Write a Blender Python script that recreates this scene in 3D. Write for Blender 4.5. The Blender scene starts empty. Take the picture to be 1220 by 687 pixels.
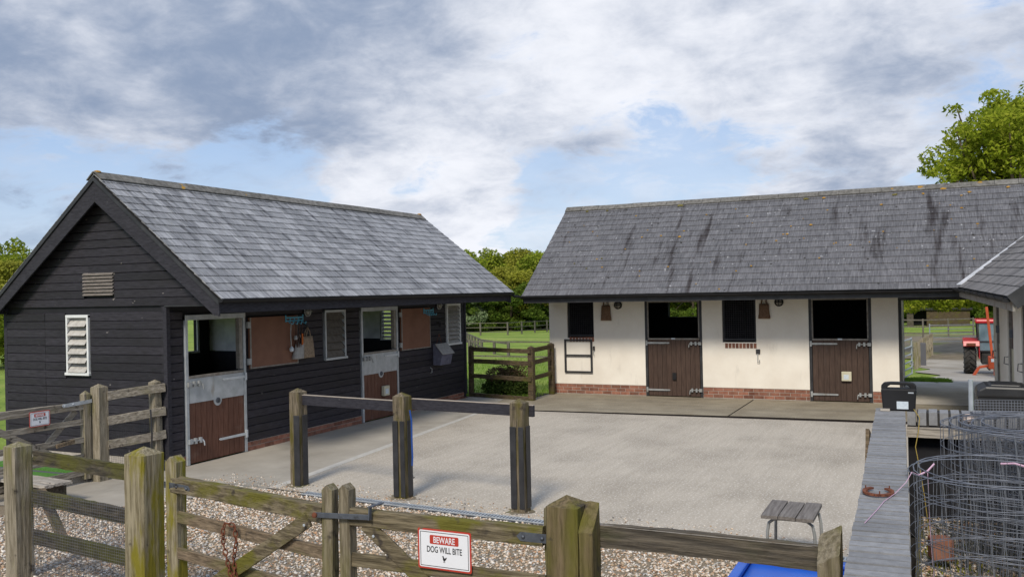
import bpy, bmesh, math, random
import numpy as np
from mathutils import Vector as V, Matrix as M
random.seed(7); RNG = np.random.default_rng(7)
S = bpy.context.scene; COL = S.collection
# ------------------------------------------------------------------ camera
F, YAW, PITCH, ROLL = 1066.79, 0.4422, 0.0037, -0.0212
CAM = V((10.2275, -9.7079, 2.5115))
fw = V((-math.sin(YAW)*math.cos(PITCH), math.cos(YAW)*math.cos(PITCH), math.sin(PITCH)))
r0 = V((math.cos(YAW), math.sin(YAW), 0)); u0 = r0.cross(fw)
rt = r0*math.cos(ROLL)+u0*math.sin(ROLL); up = -r0*math.sin(ROLL)+u0*math.cos(ROLL)
cd = bpy.data.cameras.new('camera'); cam = bpy.data.objects.new('camera', cd); COL.objects.link(cam)
cam.matrix_world = M(((rt.x, up.x, -fw.x, CAM.x), (rt.y, up.y, -fw.y, CAM.y), (rt.z, up.z, -fw.z, CAM.z), (0, 0, 0, 1)))
cd.sensor_width = 36; cd.lens = F*36/1220; cd.clip_start = .05; cd.clip_end = 2000
S.camera = cam
# ------------------------------------------------------------------ world / sun
SUN_EL, SUN_AZ = math.radians(42), math.radians(8)   # azimuth of the sun measured from -Y towards +X
sd = V((math.sin(SUN_AZ)*math.cos(SUN_EL), -math.cos(SUN_AZ)*math.cos(SUN_EL), math.sin(SUN_EL)))
w = bpy.data.worlds.new('World'); S.world = w; w.use_nodes = True
nt = w.node_tree; N = nt.nodes; L = nt.links; N.clear()
def nn(t, **k):
    n = N.new(t)
    for a, b in k.items(): setattr(n, a, b)
    return n
def mth(op, a, b=None, c=None, clamp=False):
    n = nn('ShaderNodeMath', operation=op); n.use_clamp = clamp
    for i, v in enumerate((a, b, c)):
        if v is None: continue
        if isinstance(v, (int, float)): n.inputs[i].default_value = v
        else: L.new(v, n.inputs[i])
    return n.outputs[0]
def mixc(f, a, b):
    n = nn('ShaderNodeMix', data_type='RGBA')
    if isinstance(f, (int, float)): n.inputs[0].default_value = f
    else: L.new(f, n.inputs[0])
    for i, v in ((6, a), (7, b)):
        if isinstance(v, tuple): n.inputs[i].default_value = (*v, 1)
        else: L.new(v, n.inputs[i])
    return n.outputs[2]
sky = nn('ShaderNodeTexSky', sky_type='NISHITA', sun_disc=False)
sky.sun_elevation = SUN_EL; sky.sun_rotation = math.atan2(sd.x, sd.y); sky.air_density = 1.0; sky.dust_density = .6; sky.ozone_density = 1.2
tc = nn('ShaderNodeTexCoord'); D = tc.outputs['Generated']
sx = nn('ShaderNodeSeparateXYZ'); L.new(D, sx.inputs[0])
den = mth('ADD', mth('MAXIMUM', sx.outputs[2], 0.0), .30)
cx = nn('ShaderNodeCombineXYZ'); L.new(mth('DIVIDE', sx.outputs[0], den), cx.inputs[0]); L.new(mth('DIVIDE', sx.outputs[1], den), cx.inputs[1])
cx.inputs[2].default_value = 3.1
def noise(vec, s, d, r=.55, dist=0.0):
    n = nn('ShaderNodeTexNoise'); n.inputs['Scale'].default_value = s; n.inputs['Detail'].default_value = d
    n.inputs['Roughness'].default_value = r; n.inputs['Distortion'].default_value = dist; L.new(vec, n.inputs['Vector']); return n.outputs[0]
def blob(px, py, a0, a1):        # 1 near a compass direction of the sky, 0 away from it (angles in degrees)
    d = (fw*F+rt*(px-610)-up*(py-343.5)).normalized()
    n = nn('ShaderNodeVectorMath', operation='DOT_PRODUCT'); L.new(D, n.inputs[0]); n.inputs[1].default_value = d
    m = nn('ShaderNodeMapRange', interpolation_type='SMOOTHSTEP'); L.new(n.outputs['Value'], m.inputs[0])
    m.inputs[1].default_value = math.cos(math.radians(a1)); m.inputs[2].default_value = math.cos(math.radians(a0)); return m.outputs[0]
def add(*a):
    r = a[0]
    for b in a[1:]: r = mth('ADD', r, b)
    return r
def mr(v, a, b, c=0.0, d=1.0):
    m = nn('ShaderNodeMapRange', interpolation_type='SMOOTHSTEP'); L.new(v, m.inputs[0])
    for i, x in enumerate((a, b, c, d)): m.inputs[i+1].default_value = x
    return m.outputs[0]
n1 = noise(cx.outputs[0], 2.1, 10, .58, .35)
n2 = noise(cx.outputs[0], 6.5, 10, .64, .5)
n3 = noise(cx.outputs[0], .8, 3, .5)
cov = add(mth('MULTIPLY', n1, .66), mth('MULTIPLY', n2, .34))
bias = add(mth('MULTIPLY', blob(250, 30, 8, 26), .20), mth('MULTIPLY', blob(90, 130, 1, 8), .08), mth('MULTIPLY', blob(900, 90, 4, 17), .14), mth('MULTIPLY', blob(570, 264, .5, 5), .12), mth('MULTIPLY', blob(420, 238, .3, 3.0), .10),
           mth('MULTIPLY', blob(60, 245, 3, 8), -.16), mth('MULTIPLY', blob(330, 222, 2, 6), -.10), mth('MULTIPLY', blob(760, 215, 2, 9), -.12), mth('MULTIPLY', blob(990, 0, .2, 3.5), -.10), mth('MULTIPLY', blob(230, 215, 1, 7), -.10))
covm = mr(add(cov, bias, mr(sx.outputs[2], .10, .22, -.105, .0)), .44, .57)
thin = add(mth('MULTIPLY', mr(n3, .3, .7), .25), mth('MULTIPLY', mr(n2, .42, .62), .28))
covm = mth('MAXIMUM', covm, thin)
dark = mr(add(mth('MULTIPLY', n1, .42), mth('MULTIPLY', n2, .26), mth('MULTIPLY', noise(cx.outputs[0], 2.9, 9, .6), .5), mth('MULTIPLY', blob(220, 50, 6, 24), .15), mth('MULTIPLY', blob(1090, 120, 1, 8), .05), mth('MULTIPLY', blob(720, 60, 1, 10), -.05), mth('MULTIPLY', blob(500, 262, 1, 9), -.14), mth('MULTIPLY', blob(80, 130, 1, 6), -.08)), .46, .82)
elf = mr(sx.outputs[2], -.02, .30)
bl = mixc(elf, (5.7, 7.0, 8.8), (2.9, 4.6, 7.8))
skyc = mixc(.80, sky.outputs[0], bl)
cloud = mixc(dark, (8.4, 8.6, 9.2), (2.55, 3.25, 4.6))
allc = mixc(covm, skyc, cloud)
bg = nn('ShaderNodeBackground'); bg.inputs[1].default_value = .10; L.new(allc, bg.inputs[0])
ow = nn('ShaderNodeOutputWorld'); L.new(bg.outputs[0], ow.inputs[0])
ld = bpy.data.lights.new('sun', 'SUN'); ld.energy = 2.9; ld.angle = math.radians(14); ld.color = (1, .92, .79)
lo = bpy.data.objects.new('sun', ld); COL.objects.link(lo); lo.rotation_euler = sd.to_track_quat('Z', 'Y').to_euler(); lo.location = (0, 0, 30)
vs = S.view_settings; S.display_settings.display_device = 'sRGB'
vs.view_transform = 'Standard'; vs.look = 'None'; vs.exposure = 0.12; vs.gamma = 1
# ------------------------------------------------------------------ materials
MATS = {}
def mat(name, c1, c2=None, scale=(1, 1, 1), ns=5, rough=.8, bump=.0, bs=None, c3=None, t3=(.55, .7), s3=(2, 2, 2), c4=None, t4=(.66, .7), s4=6, rnd=0.0, metal=0, detail=6, spec=.3, lo_hi=(.35, .65), obj=False, bd=.01):
    m = bpy.data.materials.new(name); m.use_nodes = True; n = m.node_tree.nodes; l = m.node_tree.links
    b = n['Principled BSDF']; b.inputs['Roughness'].default_value = rough; b.inputs['Metallic'].default_value = metal
    b.inputs['Specular IOR Level'].default_value = spec
    if obj: pos = n.new('ShaderNodeTexCoord').outputs['Object']
    else: pos = n.new('ShaderNodeNewGeometry').outputs['Position']
    def mp(s):
        q = n.new('ShaderNodeMapping'); q.inputs['Scale'].default_value = s; l.new(pos, q.inputs[0]); return q.outputs[0]
    def nz(s, k, d=detail):
        q = n.new('ShaderNodeTexNoise'); q.inputs['Scale'].default_value = k; q.inputs['Detail'].default_value = d; q.inputs['Roughness'].default_value = .6
        l.new(mp(s), q.inputs['Vector']); return q.outputs[0]
    def ramp(v, a, bb):
        q = n.new('ShaderNodeMapRange'); l.new(v, q.inputs[0]); q.inputs[1].default_value = a; q.inputs[2].default_value = bb; return q.outputs[0]
    def mx(f, a, bb, bt='MIX'):
        q = n.new('ShaderNodeMix'); q.data_type = 'RGBA'; q.blend_type = bt
        if isinstance(f, float): q.inputs[0].default_value = f
        else: l.new(f, q.inputs[0])
        for i, v in ((6, a), (7, bb)):
            if isinstance(v, tuple): q.inputs[i].default_value = (*v, 1)
            else: l.new(v, q.inputs[i])
        return q.outputs[2]
    main = nz(scale, ns)
    c = mx(ramp(main, *lo_hi), c1, c2 or c1)
    if c3: c = mx(ramp(nz(s3, 1.0, 5), *t3), c, c3)
    if c4: c = mx(ramp(nz((1, 1, 1), s4, 3), *t4), c, c4)
    if rnd:
        oi = n.new('ShaderNodeObjectInfo'); ge = n.new('ShaderNodeNewGeometry')
        a = n.new('ShaderNodeMath'); a.operation = 'ADD'; l.new(oi.outputs['Random'], a.inputs[0]); l.new(ge.outputs['Random Per Island'], a.inputs[1])
        f = n.new('ShaderNodeMath'); f.operation = 'FRACT'; l.new(a.outputs[0], f.inputs[0])
        r = n.new('ShaderNodeMapRange'); l.new(f.outputs[0], r.inputs[0]); r.inputs[3].default_value = 1-rnd; r.inputs[4].default_value = 1+rnd
        v = n.new('ShaderNodeVectorMath'); v.operation = 'SCALE'; l.new(c, v.inputs[0]); l.new(r.outputs[0], v.inputs['Scale']); c = v.outputs[0]
    l.new(c, b.inputs['Base Color'])
    if bump:
        q = n.new('ShaderNodeBump'); q.inputs['Strength'].default_value = bump; q.inputs['Distance'].default_value = bd
        l.new(nz(*bs) if bs else main, q.inputs['Height']); l.new(q.outputs[0], b.inputs['Normal'])
    MATS[name] = m; return m
mat('slate_a', (.11, .107, .112), (.40, .40, .41), (1.3, 17, 1.3), 3.2, rough=.55, bump=.35, rnd=.26, c3=(.055, .053, .055), t3=(.52, .70), s3=(1.3, 9, 1.3), spec=.45, lo_hi=(.3, .7))
mat('slate_b', (.058, .056, .060), (.165, .162, .170), (17, 1.3, 1.3), 3.0, rough=.6, bump=.35, rnd=.11, c3=(.030, .024, .023), t3=(.575, .68), s3=(3.6, .42, .42), c4=(.40, .40, .41), t4=(.67, .72), s4=13, spec=.4, lo_hi=(.3, .7))
mat('slate_c', (.12, .11, .105), (.22, .205, .195), (3, 14, 3), 3.2, rough=.65, bump=.35, rnd=.25, c3=(.06, .055, .05), t3=(.5, .75), s3=(1, 5, 1))
mat('ridge_tile', (.09, .085, .075), (.19, .18, .165), (4, 4, 4), 3, rough=.85, bump=.5, rnd=.15, c4=(.33, .19, .03), t4=(.69, .73), s4=3.3)
mat('lichen', (.34, .17, .03), (.42, .25, .05), ns=30, rough=.95, bump=.6)
mat('moss', (.10, .09, .03), (.19, .16, .05), ns=40, rough=1, bump=.8)
mat('lead', (.40, .41, .42), (.58, .58, .60), ns=6, rough=.5)
mat('boards', (.014, .012, .016), (.032, .029, .037), (1.2, 1.2, 9), 5, rough=.62, bump=.35, rnd=.32, c4=(.20, .18, .17), t4=(.70, .73), s4=7, c3=(.018, .016, .018), t3=(.5, .7), s3=(.8, .8, 3), spec=.35)
mat('black_paint', (.02, .02, .022), (.04, .04, .043), (1, 1, 1), 5, rough=.5, bump=.15, spec=.4)
mat('black_plastic', (.008, .008, .009), (.014, .014, .016), ns=4, rough=.65, spec=.3, bump=.05)
mat('bin_plastic', (.012, .012, .014), (.022, .022, .025), ns=4, rough=.45, spec=.5, bump=.08)
mat('underlay', (.02, .02, .02), rough=1)
mat('render', (.76, .70, .61), (.85, .80, .71), (1, 1, 1), 1.4, rough=.93, bump=.25, bs=((1, 1, 1), 60), c3=(.50, .47, .41), t3=(.62, .85), s3=(3, 3, .7), c4=(.45, .42, .36), t4=(.76, .8), s4=14)
mat('render_stain', (.42, .31, .2), (.55, .45, .33), ns=5, rough=.95)
mat('brick', (.19, .078, .052), (.29, .135, .09), ns=9, rough=.9, bump=.4, rnd=.3, c3=(.2, .12, .09), t3=(.55, .7), s3=(6, 6, 6))
mat('mortar', (.34, .31, .27), (.44, .4, .35), ns=20, rough=.95, bump=.4)
mat('coping', (.19, .19, .195), (.25, .25, .255), (8, 8, 8), 3, rough=.75, bump=.3, rnd=.12, c3=(.14, .14, .145), t3=(.5, .8), s3=(2, 2, 2), c4=(.32, .32, .31), t4=(.68, .74), s4=22)
mat('wall_brick', (.022, .021, .021), (.045, .042, .04), ns=9, rough=.85, bump=.4, rnd=.2)
mat('door_brown', (.095, .04, .026), (.145, .068, .045), (2, 8, 1), 4, rough=.6, bump=.2, rnd=.08, c3=(.16, .10, .08), t3=(.6, .8), s3=(3, 3, 5))
mat('door_dark', (.05, .03, .022), (.08, .05, .037), (8, 2, 1), 4, rough=.6, bump=.25, rnd=.1, c3=(.09, .07, .06), t3=(.62, .8), s3=(6, 3, .8))
mat('door_groove', (.02, .012, .009), rough=.9)
mat('galv', (.38, .41, .43), (.50, .53, .56), ns=7, rough=.45, metal=.35, bump=.1, c3=(.26, .22, .17), t3=(.62, .78), s3=(5, 5, 2))
mat('galv_dull', (.27, .28, .28), (.38, .39, .39), ns=7, rough=.55, metal=.25, bump=.1, c3=(.16, .12, .08), t3=(.58, .75), s3=(6, 6, 2))
mat('strap_bright', (.50, .53, .55), (.62, .65, .68), ns=9, rough=.45, metal=.2)
mat('iron', (.085, .095, .115), (.14, .155, .18), ns=12, rough=.5, metal=.5, bump=.2, c3=(.05, .05, .055), t3=(.55, .7), s3=(12, 12, 12))
mat('wire', (.13, .14, .165), (.22, .23, .26), ns=12, rough=.5, metal=.5)
mat('wire_dark', (.05, .05, .055), (.09, .09, .1), ns=12, rough=.6, metal=.3)
mat('rust', (.10, .035, .022), (.2, .07, .035), ns=30, rough=.9, bump=.6)
mat('white_frame', (.62, .63, .62), (.74, .75, .74), ns=5, rough=.55, c3=(.4, .36, .3), t3=(.65, .85), s3=(6, 6, 3))
mat('louvre_slat', (.36, .34, .31), (.52, .50, .46), (1, 1, 1), 12, rough=.7, c3=(.26, .21, .17), t3=(.55, .75), s3=(8, 8, 8))
mat('slat_dull', (.10, .088, .074), (.16, .14, .12), ns=12, rough=.8)
mat('vent_slat', (.15, .13, .115), (.23, .2, .18), (3, 3, 10), 4, rough=.9, bump=.3)
mat('panel_brown', (.16, .075, .048), (.20, .097, .062), ns=3, rough=.6, bump=.1, c3=(.11, .05, .035), t3=(.6, .8), s3=(3, 3, 3))
mat('trim_aged', (.20, .18, .155), (.29, .27, .245), (3, 3, 3), 5, rough=.7, c3=(.12, .075, .05), t3=(.55, .75), s3=(5, 5, 5))
mat('interior_light', (.75, .75, .76), (.86, .86, .86), ns=3, rough=.8, c3=(.5, .5, .5), t3=(.5, .7), s3=(1.4, 1.4, 1.4))
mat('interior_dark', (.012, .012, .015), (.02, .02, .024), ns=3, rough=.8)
mat('straw', (.38, .30, .17), (.5, .42, .25), ns=20, rough=1, bump=.8)
def wood(name, c1, c2, moss, t, ax):
    sc = {'z': (14, 14, 1), 'x': (1, 14, 14), 'y': (14, 1, 14)}[ax]
    s3 = {'z': (5, 5, 1.2), 'x': (2, 4, 4), 'y': (4, 2, 4)}[ax]
    return mat(name, c1, c2, sc, 3.2, rough=.88, bump=1.0, c3=moss, t3=t, s3=s3, c4=(.055, .045, .035), t4=(.62, .72), s4=7, spec=.2, bd=.016, lo_hi=(.40, .60))
wood('post_mossy', (.15, .125, .075), (.30, .26, .175), (.19, .165, .02), (.46, .56), 'z')
wood('post_mossy2', (.085, .062, .036), (.18, .135, .08), (.12, .11, .022), (.38, .68), 'z')
wood('post_grey', (.17, .145, .10), (.31, .27, .205), (.16, .15, .04), (.52, .75), 'z')
wood('tie_post', (.085, .07, .045), (.21, .17, .12), (.10, .085, .022), (.44, .60), 'z')
wood('rail_mossy', (.085, .068, .042), (.20, .165, .105), (.12, .11, .02), (.50, .62), 'x')
wood('rail_dark', (.04, .036, .028), (.095, .08, .058), (.085, .082, .022), (.44, .6), 'x')
wood('rail_brown', (.12, .09, .06), (.22, .165, .11), (.12, .115, .04), (.50, .72), 'x')
wood('rail_grey', (.19, .165, .13), (.32, .285, .235), (.17, .155, .07), (.56, .8), 'y')
wood('rail_mesh_dark', (.06, .052, .042), (.125, .105, .08), (.07, .07, .035), (.5, .7), 'x')
wood('stile_grey', (.12, .10, .065), (.24, .205, .145), (.13, .12, .035), (.46, .70), 'z')
wood('fence_dark', (.055, .04, .025), (.12, .09, .055), (.10, .095, .02), (.5, .7), 'x')
wood('field_wood', (.10, .09, .07), (.17, .155, .13), (.10, .10, .05), (.5, .8), 'z')
wood('plank_grey', (.28, .25, .21), (.42, .38, .33), (.2, .16, .10), (.55, .8), 'x')
mat('wood_dark_edge', (.019, .018, .024), (.037, .036, .045), (3, 3, 12), 4, rough=.8, bump=.4, c4=(.2, .2, .2), t4=(.74, .77), s4=14)
mat('rail_top', (.30, .25, .20), (.42, .36, .30), (2, 14, 14), 3, rough=.85, bump=.3)
mat('stool_wood', (.12, .105, .095), (.21, .19, .175), (14, 1, 14), 3, rough=.85, bump=.5, c4=(.32, .31, .30), t4=(.68, .75), s4=25)
mat('sign_white', (.74, .75, .78), rough=.35, spec=.5)
mat('sign_red', (.42, .035, .02), (.46, .05, .03), ns=4, rough=.4, spec=.5)
mat('sign_black', (.02, .02, .022), rough=.4)
mat('blue_plastic', (.02, .10, .50), (.025, .13, .58), ns=5, rough=.38, spec=.5)
mat('blue_rack', (.10, .35, .50), rough=.5)
mat('blue_strap', (.02, .07, .28), rough=.7)
mat('yellow_cord', (.30, .22, .05), rough=.7)
mat('pink_twine', (.50, .30, .42), (.6, .42, .52), ns=60, rough=.9)
mat('jute', (.20, .145, .10), (.32, .25, .18), (1, 1, 1), 25, rough=.95, bump=.4)
mat('jute_dark', (.13, .075, .045), (.20, .125, .08), (1, 1, 1), 25, rough=.95, bump=.4)
mat('bag_grey', (.28, .27, .26), (.38, .37, .35), ns=20, rough=.9)
mat('hood_bag', (.10, .10, .14), (.15, .15, .20), ns=12, rough=.85)
mat('leather', (.05, .025, .018), (.09, .045, .03), ns=20, rough=.6)
mat('orange', (.55, .13, .02), rough=.5)
mat('cream_plastic', (.5, .47, .33), (.58, .55, .42), ns=8, rough=.5)
mat('label_white', (.5, .56, .62), (.6, .66, .7), ns=60, rough=.5)
mat('lamp_glass', (.16, .15, .13), (.24, .22, .19), ns=25, rough=.25, spec=.6)
mat('ball', (.42, .45, .20), (.5, .52, .28), ns=30, rough=1, bump=.3)
mat('ball_pale', (.55, .43, .38), (.62, .52, .45), ns=30, rough=1, bump=.3)
mat('tractor_red', (.42, .012, .02), (.48, .02, .03), ns=4, rough=.35, spec=.5)
mat('implement_orange', (.36, .06, .025), (.46, .085, .03), ns=4, rough=.5)
mat('rubber', (.025, .025, .025), (.06, .055, .05), ns=9, rough=.9)
mat('cab_glass', (.10, .15, .18), (.2, .27, .31), ns=2, rough=.1, spec=.8)
mat('turf', (.05, .15, .02), (.09, .23, .04), ns=40, rough=.95, bump=.5)
mat('slate_grey', (.10, .10, .11), ns=3, rough=.7)
# ground
mat('yard_concrete', (.355, .31, .25), (.50, .445, .37), (1, .045, 1), 15, rough=.92, bump=1.0, bs=((1, .05, 1), 13), c3=(.27, .235, .19), t3=(.44, .80), s3=(.8, .6, 1), c4=(.66, .62, .55), t4=(.56, .66), s4=38, bd=.012, detail=10, lo_hi=(.15, .85))
mat('apron_concrete', (.31, .28, .235), (.41, .375, .32), (1, 1, 1), .9, rough=.9, bump=.3, bs=((1, 1, 1), 30), c3=(.20, .185, .155), t3=(.52, .8), s3=(.9, .5, 1), c4=(.20, .18, .15), t4=(.69, .75), s4=22, detail=9)
mat('pebble_concrete', (.23, .195, .14), (.31, .27, .20), (1, 1, 1), 1.6, rough=.9, bump=.8, bs=((1, 1, 1), 50), c3=(.16, .14, .11), t3=(.5, .8), s3=(.6, 2, 1), c4=(.42, .38, .31), t4=(.60, .68), s4=40, detail=9)
mat('gravel_bed', (.17, .135, .09), (.27, .22, .16), ns=60, rough=1, bump=.8)
mat('track_gravel', (.30, .275, .24), (.42, .39, .35), (1, 1, 1), .7, rough=1, bump=.8, bs=((1, 1, 1), 18), c3=(.20, .165, .12), t3=(.5, .75), s3=(.3, .5, 1), c4=(.25, .22, .18), t4=(.6, .7), s4=12, detail=9)
mat('dirt', (.13, .105, .07), (.24, .20, .145), ns=1.5, rough=1, bump=.8, c3=(.15, .16, .05), t3=(.5, .62), s3=(.5, .22, 1), detail=9)
mat('field_grass', (.14, .21, .025), (.24, .32, .05), (1, 1, 1), .35, rough=1, bump=1.0, bs=((1, 1, 1), 9), c3=(.28, .31, .07), t3=(.5, .7), s3=(.06, .3, 1), c4=(.10, .17, .02), t4=(.55, .65), s4=3, bd=.06, detail=9)
mat('passage_concrete', (.50, .46, .40), (.60, .56, .50), ns=2, rough=.9, bump=.4, c3=(.4, .36, .3), t3=(.5, .8), s3=(.8, .6, 1), detail=9)
mat('channel', (.42, .40, .36), (.5, .48, .44), ns=9, rough=.9, bump=.2)
mat('pit_soil', (.06, .055, .03), (.13, .115, .05), ns=30, rough=1, bump=.8)
def leafmat(name, c1, c2, c3, trans=.35):
    m = bpy.data.materials.new(name); m.use_nodes = True; n = m.node_tree.nodes; l = m.node_tree.links; n.clear()
    g = n.new('ShaderNodeNewGeometry'); z = n.new('ShaderNodeTexNoise'); z.inputs['Scale'].default_value = .55; z.inputs['Detail'].default_value = 3; l.new(g.outputs['Position'], z.inputs['Vector'])
    r = n.new('ShaderNodeMapRange'); l.new(z.outputs[0], r.inputs[0]); r.inputs[1].default_value = .38; r.inputs[2].default_value = .62
    a = n.new('ShaderNodeMix'); a.data_type = 'RGBA'; l.new(r.outputs[0], a.inputs[0]); a.inputs[6].default_value = (*c1, 1); a.inputs[7].default_value = (*c2, 1)
    b = n.new('ShaderNodeMix'); b.data_type = 'RGBA'; q = n.new('ShaderNodeMath'); q.operation = 'POWER'; l.new(g.outputs['Random Per Island'], q.inputs[0]); q.inputs[1].default_value = 2.2
    l.new(q.outputs[0], b.inputs[0]); l.new(a.outputs[2], b.inputs[6]); b.inputs[7].default_value = (*c3, 1)
    d = n.new('ShaderNodeBsdfDiffuse'); t = n.new('ShaderNodeBsdfTranslucent'); s = n.new('ShaderNodeMixShader'); s.inputs[0].default_value = trans
    l.new(b.outputs[2], d.inputs[0]); l.new(b.outputs[2], t.inputs[0]); l.new(d.outputs[0], s.inputs[1]); l.new(t.outputs[0], s.inputs[2])
    o = n.new('ShaderNodeOutputMaterial'); l.new(s.outputs[0], o.inputs[0]); MATS[name] = m
leafmat('leaf_oak', (.15, .21, .015), (.30, .36, .03), (.42, .44, .06), .45)
leafmat('leaf_fresh', (.13, .19, .018), (.26, .32, .03), (.36, .40, .06), .42)
leafmat('leaf_olive', (.18, .19, .028), (.32, .33, .04), (.40, .39, .07), .42)
leafmat('leaf_dark', (.06, .11, .018), (.12, .18, .025), (.17, .23, .04), .4)
leafmat('leaf_silver', (.14, .20, .09), (.22, .28, .13), (.3, .35, .2))
leafmat('leaf_bush', (.035, .065, .016), (.07, .11, .025), (.19, .25, .06), .2)
leafmat('leaf_purple', (.08, .045, .035), (.13, .085, .05), (.18, .15, .07), .2)
leafmat('leaf_grass', (.09, .18, .02), (.15, .27, .03), (.24, .34, .06), .3)
mat('bark', (.06, .045, .03), (.13, .10, .07), (6, 6, 1), 3, rough=.95, bump=.8)
# pebbles: a colour of its own for each stone
def pebmat():
    m = bpy.data.materials.new('pebble'); m.use_nodes = True; n = m.node_tree.nodes; l = m.node_tree.links
    g = n.new('ShaderNodeNewGeometry'); r = n.new('ShaderNodeValToRGB'); l.new(g.outputs['Random Per Island'], r.inputs[0])
    cs = [(0, (.40, .29, .19)), (.15, (.58, .45, .33)), (.32, (.44, .42, .39)), (.45, (.19, .18, .17)), (.52, (.60, .52, .43)), (.66, (.46, .27, .15)), (.74, (.74, .68, .60)), (.88, (.27, .18, .12)), (.93, (.52, .46, .38))]
    r.color_ramp.interpolation = 'CONSTANT'; e = r.color_ramp.elements
    e[0].position = 0; e[0].color = (*cs[0][1], 1); e[1].position = cs[1][0]; e[1].color = (*cs[1][1], 1)
    for p, c in cs[2:]: x = e.new(p); x.color = (*c, 1)
    l.new(r.outputs[0], n['Principled BSDF'].inputs['Base Color']); n['Principled BSDF'].inputs['Roughness'].default_value = .75; MATS['pebble'] = m
pebmat()
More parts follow.
